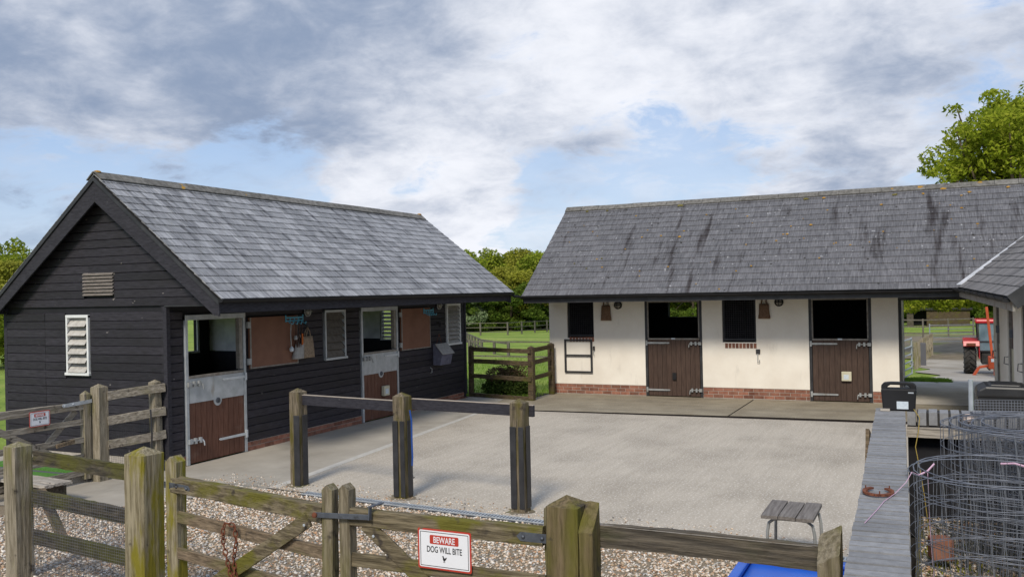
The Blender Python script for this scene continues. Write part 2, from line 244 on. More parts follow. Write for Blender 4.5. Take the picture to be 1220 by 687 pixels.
# ------------------------------------------------------------------ builders
W = {}
def link(name, mesh, m, parent=None, mw=None, label=None, cat=None, group=None, kind=None):
    o = bpy.data.objects.new(name, mesh); COL.objects.link(o)
    if mesh and m:
        if not len(mesh.materials):
            mesh.materials.append(MATS[m] if isinstance(m, str) else m)
    mw = mw or M.Identity(4); W[o.name] = mw
    if parent: o.parent = parent; o.matrix_parent_inverse = W[parent.name].inverted()
    o.matrix_basis = mw
    if label: o['label'] = label
    if cat: o['category'] = cat
    if group: o['group'] = group
    if kind: o['kind'] = kind
    return o
def empty(name, loc, label, cat, group=None):
    return link(name, None, None, None, M.Translation(V(loc)), label, cat, group)
class MB:
    def __init__(s): s.v = []; s.f = []
    def poly(s, pts, faces):
        k = len(s.v); s.v += [tuple(p) for p in pts]; s.f += [tuple(i+k for i in f) for f in faces]; return s
    def box(s, c, d, R=None):
        x, y, z = d[0]/2, d[1]/2, d[2]/2
        p = [V((a*x, b*y, e*z)) for a in (-1, 1) for b in (-1, 1) for e in (-1, 1)]
        if R is not None: p = [R @ q for q in p]
        c = V(c)
        return s.poly([q+c for q in p], [(0, 1, 3, 2), (4, 6, 7, 5), (0, 4, 5, 1), (2, 3, 7, 6), (0, 2, 6, 4), (1, 5, 7, 3)])
    def bb(s, x0, x1, y0, y1, z0, z1): return s.box(((x0+x1)/2, (y0+y1)/2, (z0+z1)/2), (x1-x0, y1-y0, z1-z0))
    def bar(s, p0, p1, wd, h, upv=(0, 0, 1)):
        p0 = V(p0); p1 = V(p1); d = (p1-p0); l = d.length; d.normalize(); u = V(upv)
        if abs(d.dot(u)) > .99: u = V((0, 1, 0))
        sdv = d.cross(u).normalized(); u = sdv.cross(d)
        R = M((d, sdv, u)).transposed()
        return s.box((p0+p1)/2, (l, wd, h), R)
    def tube(s, pts, r, n=6, cap=True, closed=False):
        pts = [V(p) for p in pts]; rr = r if isinstance(r, (list, tuple)) else [r]*len(pts); k = len(s.v); m = len(pts); last = None
        for i, p in enumerate(pts):
            if closed: t = pts[(i+1) % m]-pts[i-1]
            else: t = pts[min(i+1, m-1)]-pts[max(i-1, 0)]
            t.normalize()
            a = last if last is not None else (V((0, 0, 1)) if abs(t.z) < .9 else V((1, 0, 0)))
            a = (a-t*a.dot(t)).normalized(); last = a; b = t.cross(a)
            for j in range(n):
                g = 2*math.pi*j/n; s.v.append(tuple(p+(a*math.cos(g)+b*math.sin(g))*rr[i]))
        for i in range(m if closed else m-1):
            for j in range(n):
                q = ((i+1) % m)
                s.f.append((k+i*n+j, k+i*n+(j+1) % n, k+q*n+(j+1) % n, k+q*n+j))
        if cap and not closed:
            s.f.append(tuple(k+j for j in reversed(range(n)))); s.f.append(tuple(k+(m-1)*n+j for j in range(n)))
        return s
    def prism(s, poly, axis, a, b):         # poly 2D in the other two axes, extruded along axis from a to b
        def mk(u, v, t): return {'x': (t, u, v), 'y': (u, t, v), 'z': (u, v, t)}[axis]
        n = len(poly); pts = [mk(u, v, a) for u, v in poly]+[mk(u, v, b) for u, v in poly]
        return s.poly(pts, [tuple(range(n-1, -1, -1)), tuple(range(n, 2*n))]+[(i, (i+1) % n, n+(i+1) % n, n+i) for i in range(n)])
    def lathe(s, prof, c, ax=(0, 0, 1), n=16):
        ax = V(ax).normalized(); a = V((1, 0, 0)) if abs(ax.x) < .9 else V((0, 1, 0)); a = (a-ax*a.dot(ax)).normalized(); b = ax.cross(a); k = len(s.v); c = V(c)
        for r, h in prof:
            for j in range(n):
                g = 2*math.pi*j/n; s.v.append(tuple(c+ax*h+(a*math.cos(g)+b*math.sin(g))*max(r, 1e-4)))
        for i in range(len(prof)-1):
            for j in range(n): s.f.append((k+i*n+j, k+i*n+(j+1) % n, k+(i+1)*n+(j+1) % n, k+(i+1)*n+j))
        s.f.append(tuple(k+j for j in reversed(range(n)))); s.f.append(tuple(k+(len(prof)-1)*n+j for j in range(n))); return s
    def mesh(s, name, smooth=False):
        me = bpy.data.meshes.new(name); me.from_pydata(s.v, [], s.f); me.update()
        bm = bmesh.new(); bm.from_mesh(me); bmesh.ops.recalc_face_normals(bm, faces=bm.faces); bm.to_mesh(me); bm.free()
        if smooth:
            for p in me.polygons: p.use_smooth = True
        return me
    def build(s, name, m, parent=None, bevel=0, smooth=False, **k):
        xs = np.array(s.v); c = V(((xs[:, 0].min()+xs[:, 0].max())/2, (xs[:, 1].min()+xs[:, 1].max())/2, xs[:, 2].min()))
        s.v = [tuple(V(p)-c) for p in s.v]
        o = link(name, s.mesh(name, smooth), m, parent, M.Translation(c), **k)
        if bevel:
            b = o.modifiers.new('bevel', 'BEVEL'); b.width = bevel; b.segments = 2; b.limit_method = 'ANGLE'; b.angle_limit = math.radians(40)
        return o
def rough_bar(p0, p1, wd, h, amp=.004, seg=.07, upv=(0, 0, 1), seed=0, cap=0.0, r=.12):
    """a weathered timber: rounded corners, slightly uneven faces; cap = height of a four-sided point on the p1 end"""
    p0 = V(p0); p1 = V(p1); d = p1-p0; l = d.length; d.normalize(); u = V(upv)
    if abs(d.dot(u)) > .99: u = V((0, 1, 0))
    sv = d.cross(u).normalized(); u = sv.cross(d); n = max(3, int(l/seg)); rs = random.Random(seed+int(p0.x*1000)+int(p1.y*777))
    ring = []
    c = r
    for a, b in ((-1, -1), (1, -1), (1, 1), (-1, 1)):
        if (a, b) == (-1, -1): q = [(-1, -1+c), (-1+c, -1)]
        elif (a, b) == (1, -1): q = [(1-c, -1), (1, -1+c)]
        elif (a, b) == (1, 1): q = [(1, 1-c), (1-c, 1)]
        else: q = [(-1+c, 1), (-1, 1-c)]
        ring += q
    full = []
    for i in range(8):
        a, b = ring[i], ring[(i+1) % 8]; full.append(a)
        if max(abs(a[0]-b[0]), abs(a[1]-b[1])) > .5:
            for t in (.33, .67): full.append((a[0]+(b[0]-a[0])*t, a[1]+(b[1]-a[1])*t))
    k = len(full); mb = MB(); crack = [rs.uniform(-1, 1)*amp for _ in range(k)]
    for i in range(n+1):
        t = i/n; p = p0+d*l*t+sv*amp*1.2*math.sin(t*3+seed)+u*amp*1.5*math.sin(t*2.3+seed*2)
        for j, (a, b) in enumerate(full):
            e = rs.uniform(-1, 1)*amp*.45+crack[j]*.7
            mb.v.append(tuple(p+sv*(a*(wd/2+e))+u*(b*(h/2+e))))
    for i in range(n):
        for j in range(k): mb.f.append((i*k+j, i*k+(j+1) % k, (i+1)*k+(j+1) % k, (i+1)*k+j))
    mb.f.append(tuple(reversed(range(k))))
    if cap:
        mb.v.append(tuple(p0+d*(l+cap))); t = len(mb.v)-1
        for j in range(k): mb.f.append((n*k+j, n*k+(j+1) % k, t))
    else: mb.f.append(tuple(n*k+j for j in range(k)))
    return mb
def post(x, y, z0, z1, wx, wy, cap, name, m, parent, ang=0.0, seed=0, **k):
    a = V((math.cos(ang), math.sin(ang), 0))
    return rough_bar((x, y, z0), (x, y, z1), wx, wy, seed=seed, upv=(-math.sin(ang), math.cos(ang), 0), cap=cap).build(name, m, parent, **k)
def intervals(a, b, cuts):
    out = [(a, b)]
    for c, d in cuts:
        nx = []
        for s, e in out:
            if d <= s or c >= e: nx.append((s, e))
            else:
                if c > s: nx.append((s, c))
                if d < e: nx.append((d, e))
        out = nx
    return [i for i in out if i[1]-i[0] > .02]
def holed(u0, u1, z0, z1, holes, boxf):
    us = sorted({u0, u1, *[h[0] for h in holes], *[h[1] for h in holes]})
    for a, b in zip(us, us[1:]):
        if a < u0-1e-6 or b > u1+1e-6: continue
        cuts = [(h[2], h[3]) for h in holes if h[0] < (a+b)/2 < h[1]]
        for c, d in intervals(z0, z1, cuts): boxf(a, b, c, d)
def text_mesh(txt, size, sxx=.72, ext=.0006):
    cu = bpy.data.curves.new('t', 'FONT'); cu.body = txt; cu.size = size; cu.extrude = ext; cu.align_x = 'CENTER'; cu.offset = size*.012
    o = bpy.data.objects.new('t', cu); COL.objects.link(o); dg = bpy.context.evaluated_depsgraph_get()
    me = bpy.data.meshes.new_from_object(o.evaluated_get(dg)); bpy.data.objects.remove(o); bpy.data.curves.remove(cu)
    for v in me.vertices: v.co.x *= sxx
    return me
# ------------------------------------------------------------------ terrain
def gz(x, y):
    a = -.02*max(0, min(y-13.5, 62)); b = -.06*max(0, min(y-14.0, 17)); t = max(0, min(1, (x-2)/6.0)); t = t*t*(3-2*t)
    z = a*(1-t)+b*t
    d = math.hypot(x-2, y-5)
    return z-.02
xs = [-700, -400, -250, -150, -110]+list(np.arange(-90, 60, 3.0))+[60, 80, 120, 200, 350, 700]; ys = [-500, -200, -80, -40, -20, -10, 0, 8]+list(np.arange(12, 110, 2.0))+[120, 150, 200, 300, 500, 900]
mb = MB()
for y in ys:
    for x in xs: mb.v.append((x, y, gz(x, y)))
nx = len(xs)
for j in range(len(ys)-1):
    for i in range(nx-1): mb.f.append((j*nx+i, j*nx+i+1, (j+1)*nx+i+1, (j+1)*nx+i))
link('ground', mb.mesh('ground', True), 'field_grass', kind='structure')
def sheet(name, poly, z, m, thick=.0, **k):
    mb = MB(); n = len(poly); mb.v = [(x, y, z) for x, y in poly]; mb.f = [tuple(range(n))]
    me = mb.mesh(name)
    if me.polygons[0].normal.z < 0: me.flip_normals()
    return link(name, me, m, kind='structure', **k)
edge = lambda x: -.42-(x-2)*.075
sheet('gravel_ground', [(-4, -30), (10.0, -30), (10.0, -1.0), (-4, 1)], -.012, 'gravel_bed')
sheet('yard_concrete', [(2.36, edge(2.36)), (9.93, edge(9.93)), (12, -1.2), (12, 7.85), (1.52, 7.42), (1.9, 4)], 0.0, 'yard_concrete')
sheet('stable_apron', [(.0, -.40), (2.22, edge(2.2)), (1.76, 4), (1.42, 7.42), (.9, 9.6), (0, 9.6)], 0.0, 'apron_concrete')
sheet('drain_strip', [(2.22, edge(2.2)), (2.36, edge(2.3)), (1.90, 4), (1.52, 7.42), (1.42, 7.42), (1.76, 4)], .002, 'channel')
sheet('garden_path', [(-4.2, -.55), (2.22, edge(2.2)), (0, -.40), (0, .0), (-4.2, .0)], -.004, 'apron_concrete')
sheet('garden_path_extension', [(-1.0, -2.6), (1.2, -1.9), (2.22, edge(2.2)), (-1.0, -.5)], -.002, 'apron_concrete')
sheet('joint_base', [(-.3, 7.4), (13.6, 7.4), (13.6, 10.9), (9.3, 10.9), (9.3, 10.7), (1.2, 10.7), (1.2, 9.3), (-.3, 9.6)], -.014, 'door_groove')
sheet('far_apron', [(1.43, 7.50), (6.50, 7.86), (6.50, 10.64), (1.63, 10.64), (1.65, 9.12), (.0, 9.52), (.9, 9.55)], 0.004, 'pebble_concrete')
sheet('far_apron_east', [(6.53, 7.87), (12.9, 8.2), (12.9, 10.7), (6.53, 10.64)], 0.004, 'pebble_concrete')
sheet('passage_floor', [(9.4, 10.71), (13.0, 10.71), (13.0, 15.35), (9.4, 15.35)], 0.002, 'passage_concrete')
# track with its own relief following the ground
def ribbon(name, cl, m, dz, n=30, kind='structure'):
    mb = MB(); k = len(cl)
    for (y, x0, x1) in cl:
        for i in range(7):
            x = x0+(x1-x0)*i/6; mb.v.append((x, y, gz(x, y)+dz))
    for j in range(k-1):
        for i in range(6): mb.f.append((j*7+i, j*7+i+1, (j+1)*7+i+1, (j+1)*7+i))
    link(name, mb.mesh(name, True), m, kind=kind)
cl = []
for i in range(30):
    y = 15.1+i*1.0; t = i/29
    cl.append((y, (9.2 if y < 15.3 else 10.35+.35*math.sin(y*.9))-.05*i, 15.5+.1*i))
ribbon('farm_track', cl, 'track_gravel', .035)
ribbon('dirt_ground', [(y, 7.5-(y-30)*.1, 19) for y in range(36, 60, 2)], 'dirt', .045)
# ------------------------------------------------------------------ foliage
def leaves(centers, radii, n, size, squash=.8, seed=0, droop=0):
    r = np.random.default_rng(seed); centers = np.array(centers, float); radii = np.array(radii, float)
    wgt = radii[:, 0]**2; idx = r.choice(len(centers), n, p=wgt/wgt.sum())
    d = r.normal(size=(n, 3)); d /= np.linalg.norm(d, axis=1)[:, None]
    rad = (.62+.42*r.random(n)**.7)[:, None]
    p = centers[idx]+d*radii[idx]*rad+r.normal(size=(n, 3))*radii[idx].mean()*.05
    nrm = d*.5+r.normal(size=(n, 3))*.6+np.array([0, 0, .35]); nrm /= np.linalg.norm(nrm, axis=1)[:, None]
    t = np.cross(nrm, r.normal(size=(n, 3))); t /= np.linalg.norm(t, axis=1)[:, None]; b = np.cross(nrm, t)
    s = (size*(.6+.8*r.random(n)))[:, None]
    v = np.empty((n, 4, 3)); v[:, 0] = p-t*s; v[:, 1] = p-b*s*squash*.6; v[:, 2] = p+t*s; v[:, 3] = p+b*s*squash*.6
    return v.reshape(-1, 3)
def quadmesh(name, v, m):
    n = len(v)//4; me = bpy.data.meshes.new(name); me.vertices.add(len(v)); me.vertices.foreach_set('co', v.astype(np.float32).ravel())
    me.loops.add(4*n); me.loops.foreach_set('vertex_index', np.arange(4*n, dtype=np.int32)); me.polygons.add(n)
    me.polygons.foreach_set('loop_start', np.arange(0, 4*n, 4, dtype=np.int32)); me.update(); me.validate()
    me.materials.append(MATS[m]); return me
def blobs(h, w_, n, base=.3, seed=0, s=.34):
    r = random.Random(seed); c = []; rad = []
    for i in range(n):
        t = r.random(); z = h*(base+(1-base)*t*.93); ww = w_*math.sqrt(max(.08, 1-((t-.38)/.66)**2)); a = r.uniform(0, 6.283); q = ww*math.sqrt(r.random())*.95
        rr = w_*s*r.uniform(.6, 1.2); c.append((q*math.cos(a), q*math.sin(a), z-rr*.4)); rad.append((rr, rr, rr*.75))
    return c, rad
def trunk_mb(h, r, cs, nb, seed):
    rr = random.Random(seed); mb = MB(); mb.tube([(0, 0, -.5), (.03*h*.2, 0, h*.25), (-.01*h, .01*h, h*.5), (0, 0, h*.8)], [r*1.25, r*.85, r*.6, r*.2], 8)
    for i in range(nb):
        c = cs[rr.randrange(len(cs))]; z = rr.uniform(.22, .55)*h
        mb.tube([(0, 0, z), (c[0]*.45, c[1]*.45, z+(c[2]-z)*.35+.1), (c[0]*.95, c[1]*.95, c[2])], [r*.42, r*.25, r*.06], 5)
    return mb
PROTO = []
for i, (h, w_, lm) in enumerate([(7, 3.0, 'leaf_fresh'), (8, 3.3, 'leaf_olive'), (7, 2.8, 'leaf_dark'), (8.3, 3.2, 'leaf_fresh'), (5, 2.4, 'leaf_silver')]):
    c, r = blobs(h, w_, 26, .12 if i != 1 else .2, 50+i)
    PROTO.append((quadmesh('crown', leaves(c, r, 9000, .15, seed=i), lm), trunk_mb(h, .2, c, 9, i).mesh('trunk', True)))
def tree(x, y, p, sc, rz, label, group, name='woodland_tree', sz=1.0, cat='tree'):
    z = gz(x, y); t = link(name, None, None, None, M.Translation((x, y, z)) @ M.Rotation(rz, 4, 'Z') @ M.Diagonal((sc, sc, sc*sz, 1)), label, cat, group)
    mw = W[t.name]
    link('trunk', PROTO[p][1], 'bark', t, mw); link('crown', PROTO[p][0], None, t, mw)
    return t
def at(px, D, py=343.5):
    p = CAM+(fw*F+rt*(px-610)-up*(py-343.5))/F*D; return p
G1 = 'trees of the wood behind the paddock'
rs = random.Random(3)
LB = {0: 'fresh green tree in the wood beyond the paddock fence', 1: 'yellow olive tree in the wood beyond the paddock fence', 2: 'dark green tree low in the wood beyond the paddock', 3: 'tall bright green tree in the wood beyond the paddock fence', 4: 'pale silvery shrub tree at the edge of the paddock wood'}
for px, D, p, sc, sz in [(548, 80, 4, 1.0, 1), (566, 90, 0, 1.15, 1), (585, 84, 1, .75, .9), (600, 88, 1, .85, 1), (596, 99, 3, 1.16, 1.0), (622, 84, 1, .86, .9), (572, 100, 3, 1.2, 1), (628, 99, 1, 1.12, 1.05), (612, 100, 0, 1.15, 1.05), (640, 92, 0, 1.1, 1.1), (655, 98, 3, 1.15, 1),
                         (552, 96, 0, 1.25, 1), (575, 81, 2, .8, .8), (608, 82, 2, .8, .75), (637, 82, 2, .9, .8), (655, 84, 2, 1, .8), (530, 90, 3, 1.1, 1), (515, 96, 0, 1.1, 1), (672, 92, 0, 1, 1), (690, 96, 1, 1, 1), (560, 84, 2, .8, .9), (592, 86, 2, .8, .9), (622, 88, 2, .9, .9), (646, 87, 1, .7, .85), (540, 104, 3, 1.2, 1), (588, 106, 0, 1.25, 1), (665, 104, 3, 1.2, 1), (780, 92, 0, 1.1, 1), (805, 94, 1, 1.1, 1), (825, 90, 2, 1, 1), (845, 95, 3, 1.1, 1), (815, 99, 0, 1.1, 1)]:
    q = at(px, D); tree(q.x, q.y, p, sc*.92, rs.uniform(0, 6), LB[p], G1, sz=sz)
G2 = 'trees of the wood left of the dark barn'
for px, D, p, sc, sz in [(-60, 55, 1, .95, 1), (-20, 57, 3, .95, 1), (2, 50, 1, .85, .95), (15, 60, 1, .95, .95), (38, 64, 0, 1.0, 1), (60, 70, 3, 1.1, 1), (8, 66, 3, 1.16, 1.05), (-10, 34, 0, .6, .8), (8, 36, 0, .6, .8), (90, 72, 1, 1, 1), (-45, 66, 2, 1.15, 1.1)]:
    q = at(px, D); tree(q.x, q.y, p, sc*.80, rs.uniform(0, 6), LB[p].replace('beyond the paddock fence', 'left of the dark barn').replace('beyond the paddock', 'left of the dark barn').replace('paddock wood', 'wood left of the barn'), G2, sz=sz)
G3 = 'trees beyond the farm track'
for px, D, p, sc, sz in [(1060, 82, 2, 1.0, .9), (1078, 86, 0, 1.2, 1), (1100, 84, 2, 1.0, .8), (1122, 85, 0, 1.1, .9), (1142, 82, 2, 1.1, .9), (1165, 84, 2, 1.2, .9), (1190, 82, 0, 1.1, 1), (1135, 92, 2, 1.3, 1), (1215, 86, 2, 1.2, 1), (1040, 88, 0, 1.2, 1), (1240, 84, 0, 1.2, 1), (1090, 94, 2, 1.2, 1), (1155, 96, 2, 1.4, 1), (1180, 92, 2, 1.3, 1), (1112, 92, 2, 1.2, 1), (1050, 70, 2, .6, .8), (1200, 70, 2, .7, .9), (1225, 66, 2, .8, .9)]:
    q = at(px, D); tree(q.x, q.y, p, sc, rs.uniform(0, 6), LB[p].replace('the wood beyond the paddock fence', 'the tree belt beyond the farm track').replace('the wood beyond the paddock', 'the tree belt beyond the farm track'), G3, sz=sz)
# the large oak behind the white stable
q = at(1215, 40); ox, oy = q.x, q.y; oz = gz(ox, oy)
ce = []; ra = []
rr = random.Random(11)
for px, py, D, r in [(1130, 207, 38, .7), (1148, 196, 39, 1.5), (1170, 180, 39, 1.7), (1150, 165, 40, 1.0), (1175, 150, 39, 1.4), (1200, 160, 38, 2.0), (1198, 148, 40, 1.2), (1222, 132, 39, 1.0), (1245, 140, 40, 2.0), (1240, 180, 38, 2.4), (1205, 205, 39, 2.0), (1170, 215, 40, 1.6), (1270, 150, 41, 2.6), (1290, 200, 39, 2.6), (1250, 240, 40, 2.6), (1200, 245, 41, 2.0), (1160, 245, 40, 1.5), (1140, 225, 40, 1.2),
                     (1310, 250, 40, 2.4), (1130, 350, 43, 1.5), (1095, 352, 44, 1.2), (1160, 345, 43, 1.6), (1190, 330, 41, 2.0), (1150, 300, 42, 2.0), (1220, 290, 41, 2.6), (1280, 300, 40, 2.6), (1120, 320, 43, 1.5), (1260, 110, 41, 2.0)]:
    p = at(px, D, py); ce.append((p.x-ox, p.y-oy, p.z-oz)); ra.append((r, r, r*.72))
    ra[-1] = (r*.78, r*.78, r*.55)
    for _ in range(9):
        a = rr.uniform(0, 6.28); b = rr.uniform(-.8, 1.0); k = rr.uniform(.2, .34); ce.append((p.x-ox+r*.95*math.cos(a), p.y-oy+r*.95*math.sin(a), p.z-oz+r*.75*b)); ra.append((r*k, r*k, r*k*.6))
ot = empty('oak_tree', (ox, oy, oz), 'large spreading oak in yellow green leaf rising behind the long slate roof', 'tree'); mw = W[ot.name]
link('trunk', trunk_mb(10, .45, ce, 110, 4).mesh('trunk', True), 'bark', ot, mw)
link('crown', quadmesh('crown', leaves(ce, ra, 60000, .10, seed=9), 'leaf_oak'), None, ot, mw)
# clipped-looking young bush behind the corner fence
t = empty('garden_bush', (.58, 10.25, -.02), 'rounded dark green and purplish bush behind the brown corner fence', 'bush')
ce = [(-.30, 0, .22), (.02, .1, .36), (.36, 0, .29), (-.15, -.15, .24), (.25, -.1, .22), (.56, .1, .15), (-.55, .05, .14)]; ra = [(.26, .26, .25), (.26, .26, .28), (.25, .25, .24), (.28, .26, .26), (.3, .28, .26), (.18, .2, .17), (.16, .2, .15)]
cc = [(x, y, z+.24) for x, y, z in ce[:5]]
mb = MB()
for i in range(16): a = i*.9; mb.tube([(0, 0, 0), (.3*math.cos(a), .15*math.sin(a), .3), (.5*math.cos(a), .28*math.sin(a), .55)], [.012, .008, .004], 4)
link('stem', mb.mesh('stem'), 'bark', t, W[t.name])
link('foliage', quadmesh('foliage', leaves(ce, ra, 4200, .042, seed=2), 'leaf_bush'), None, t, W[t.name])
link('young_shoots', quadmesh('young_shoots', leaves(cc, [(.3, .26, .2)]*5, 2600, .028, seed=3), 'leaf_purple'), None, t, W[t.name])
# grass tufts
def blades(name, pts, h, wd, m, seed=1):
    r = np.random.default_rng(seed); p = np.array(pts); n = len(p); a = r.random(n)*6.283; d = np.stack([np.cos(a), np.sin(a), 0*a], 1); hh = h*(.5+r.random(n))[:, None]
    lean = r.normal(size=(n, 3))*.35*hh; lean[:, 2] = 0
    v = np.empty((n, 4, 3)); v[:, 0] = p-d*wd; v[:, 1] = p+d*wd; v[:, 2] = p+lean+[0, 0, 1]*hh+d*wd*.25; v[:, 3] = p+lean+[0, 0, 1]*hh-d*wd*.25
    return link(name, quadmesh(name, v.reshape(-1, 3), m), None, kind='stuff', label=None)
pts = []
for _ in range(26000):
    x = rs.uniform(-6, 3); y = 9.6+34*rs.random()**1.6
    if y < 10.7 and x > 1.6: continue
    pts.append((x, y, gz(x, y)-.01))
o = blades('lawn_grass', pts, .07, .008, 'leaf_grass'); o['label'] = 'short bright grass of the paddock behind the corner fence'; o['category'] = 'grass'
pts = []
for _ in range(9000):
    a = rs.random()*6.28; q = math.sqrt(rs.random()); x = 9.85+.70*q*math.cos(a); y = 16.9+(1.5+.6*math.sin(a*5))*q*math.sin(a); pts.append((x, y, gz(x, y)+.01))
o = blades('verge_grass', pts, .09, .010, 'leaf_grass', 5); o['label'] = 'tuft of bright green grass beside the galvanised gate and the track'; o['category'] = 'grass'
# pebbles
def pebbles(n, region, smin, smax, z, seed, name, label):
    r = np.random.default_rng(seed); ph = (1+5**.5)/2
    ico = np.array([(-1, ph, 0), (1, ph, 0), (-1, -ph, 0), (1, -ph, 0), (0, -1, ph), (0, 1, ph), (0, -1, -ph), (0, 1, -ph), (ph, 0, -1), (ph, 0, 1), (-ph, 0, -1), (-ph, 0, 1)], float)/1.9
    fc = np.array([(0, 11, 5), (0, 5, 1), (0, 1, 7), (0, 7, 10), (0, 10, 11), (1, 5, 9), (5, 11, 4), (11, 10, 2), (10, 7, 6), (7, 1, 8), (3, 9, 4), (3, 4, 2), (3, 2, 6), (3, 6, 8), (3, 8, 9), (4, 9, 5), (2, 4, 11), (6, 2, 10), (8, 6, 7), (9, 8, 1)])
    P = region(r, n); n = len(P); a = r.random(n)*6.283; s = (smin+(smax-smin)*r.random(n)**2)
    sc = np.stack([s, s*(.6+.35*r.random(n)), s*(.35+.3*r.random(n))], 1)
    v = ico[None]*sc[:, None]*(1+.18*r.normal(size=(n, 12, 1)))
    c, q = np.cos(a)[:, None], np.sin(a)[:, None]; x = v[:, :, 0]*c-v[:, :, 1]*q; y = v[:, :, 0]*q+v[:, :, 1]*c; tl = r.normal(size=(n, 1))*.35
    zz = v[:, :, 2]+x*tl
    vv = np.stack([x+P[:, :1], y+P[:, 1:2], zz+z+(s*.25*r.random(n))[:, None]], 2).reshape(-1, 3)
    ff = (fc[None]+(np.arange(n)*12)[:, None, None]).reshape(-1, 3)
    me = bpy.data.meshes.new(name); me.vertices.add(len(vv)); me.vertices.foreach_set('co', vv.astype(np.float32).ravel()); me.loops.add(ff.size); me.loops.foreach_set('vertex_index', ff.astype(np.int32).ravel())
    me.polygons.add(len(ff)); me.polygons.foreach_set('loop_start', np.arange(0, ff.size, 3, dtype=np.int32)); me.update(); me.materials.append(MATS['pebble'])
    o = link(name, me, None, kind='stuff', label=label, cat='gravel'); return o
def reg(r, n):
    x = r.uniform(.2, 9.85, n); y = -.45-(x-2)*.075-5.6*r.random(n)**1.05; k = ~((x < 1.2) & (y > -1.9-(1.2-x)*.3)) & (y > -2.2-(x)*.55-.9) | ((x > 3) & (y > -6.0))
    return np.stack([x, y], 1)[k]
pebbles(62000, reg, .010, .022, -.008, 1, 'pea_gravel', 'tan and brown shingle between the five bar gates and the concrete yard')
def reg3(r, n):
    x = r.uniform(1.0, 9.6, n); return np.stack([x, -.40-(x-2)*.075+.55*r.random(n)**2.5], 1)
pebbles(1500, reg3, .007, .017, .004, 8, 'loose_gravel', 'stray stones scattered over the front edge of the concrete yard')
# ------------------------------------------------------------------ roofs
def slate_mesh(wd, ln, var, g_=.0035):
    r = random.Random(var); t = .010; j = lambda: r.uniform(-.0025, .0025); mb = MB(); x = wd/2-g_
    p = [(-x+j(), j(), 0), (x+j(), j(), 0), (x, ln, -.001), (-x, ln, -.001)]
    q = [(a, b, c+t) for a, b, c in p]
    mb.poly(p+q, [(3, 2, 1, 0), (4, 5, 6, 7), (0, 1, 5, 4), (1, 2, 6, 5), (2, 3, 7, 6), (3, 0, 4, 7)]); return mb
def slate_roof(thing, O, ex, esl, rows, gauge, wd, cols, m, camside, lim=300, skip=None, base=None):
    """O lower corner, ex along the eave, esl up the slope"""
    ex = V(ex).normalized(); esl = V(esl).normalized(); nr = ex.cross(esl)
    if nr.z < 0: nr = -nr
    flip = ex.cross(esl).z < 0
    var = [slate_mesh(wd, gauge+.075, i, .0012 if m == 'slate_b' else .0035) for i in range(5)]; vm = [v.mesh('slate') for v in var]
    for v in vm: v.materials.append(MATS[m])
    todo = []; rr = random.Random(5)
    for r in range(rows):
        off = (r % 2)*wd/2
        for c in range(-1, cols+1):
            s0 = c*wd+off; s1 = s0+wd; tot = cols*wd
            if s1 <= .02 or s0 >= tot-.02: continue
            k = 1.0; ctr = (max(s0, 0)+min(s1, tot))/2; k = (min(s1, tot)-max(s0, 0))/wd
            if skip and skip(ctr, r*gauge): continue
            p = V(O)+ex*ctr+esl*(r*gauge)+nr*(.010+rr.uniform(0, .002))
            tilt = math.atan(.0105/gauge)
            el = esl*math.cos(tilt)-nr*math.sin(tilt); n2 = nr*math.cos(tilt)+esl*math.sin(tilt); a = rr.uniform(-.006, .006)
            e1 = (ex*math.cos(a)+el*math.sin(a)); e2 = (el*math.cos(a)-ex*math.sin(a))
            e3 = e1.cross(e2); sg = 1
            if e3.z < 0: e1 = -e1; e3 = e1.cross(e2)
            mwx = M(((e1.x*k, e2.x, e3.x, p.x), (e1.y*k, e2.y, e3.y, p.y), (e1.z*k, e2.z, e3.z, p.z), (0, 0, 0, 1)))
            todo.append(((p-CAM).length, mwx, rr.randrange(5)))
    todo.sort(key=lambda a: a[0])
    for d, mwx, i in todo[:lim]: link('slate', vm[i], None, base, mwx)
    if todo[lim:]:
        mb = MB()
        for d, mwx, i in todo[lim:]: mb.poly([mwx @ V(p) for p in var[i].v], var[i].f)
        mb.build('slate', m, base, kind='stuff')
def ridge(base, p0, p1, n, m, r=.12, k=.62, name='ridge_tile'):
    p0 = V(p0); p1 = V(p1); d = (p1-p0)/n; al = d.normalized(); sd_ = al.cross(V((0, 0, 1))).normalized(); sh = None; rr = random.Random(2)
    mb = MB(); l = d.length-.008; prof = [(-.15, -.115), (-.018, -.002), (.018, -.002), (.15, -.115), (.158, -.10), (.022, .016), (-.022, .016), (-.158, -.10)]
    mb.poly([(0, a, b) for a, b in prof]+[(l, a, b) for a, b in prof], [tuple(range(7, -1, -1)), tuple(range(8, 16))]+[(i, (i+1) % 8, 8+(i+1) % 8, 8+i) for i in range(8)])
    me = mb.mesh(name)
    for i in range(n):
        p = p0+d*i+V((0, 0, rr.uniform(-.003, .004))); R = M((al, sd_, V((0, 0, 1)))).transposed().to_4x4()
        link(name, me, m, base, M.Translation(p) @ R)
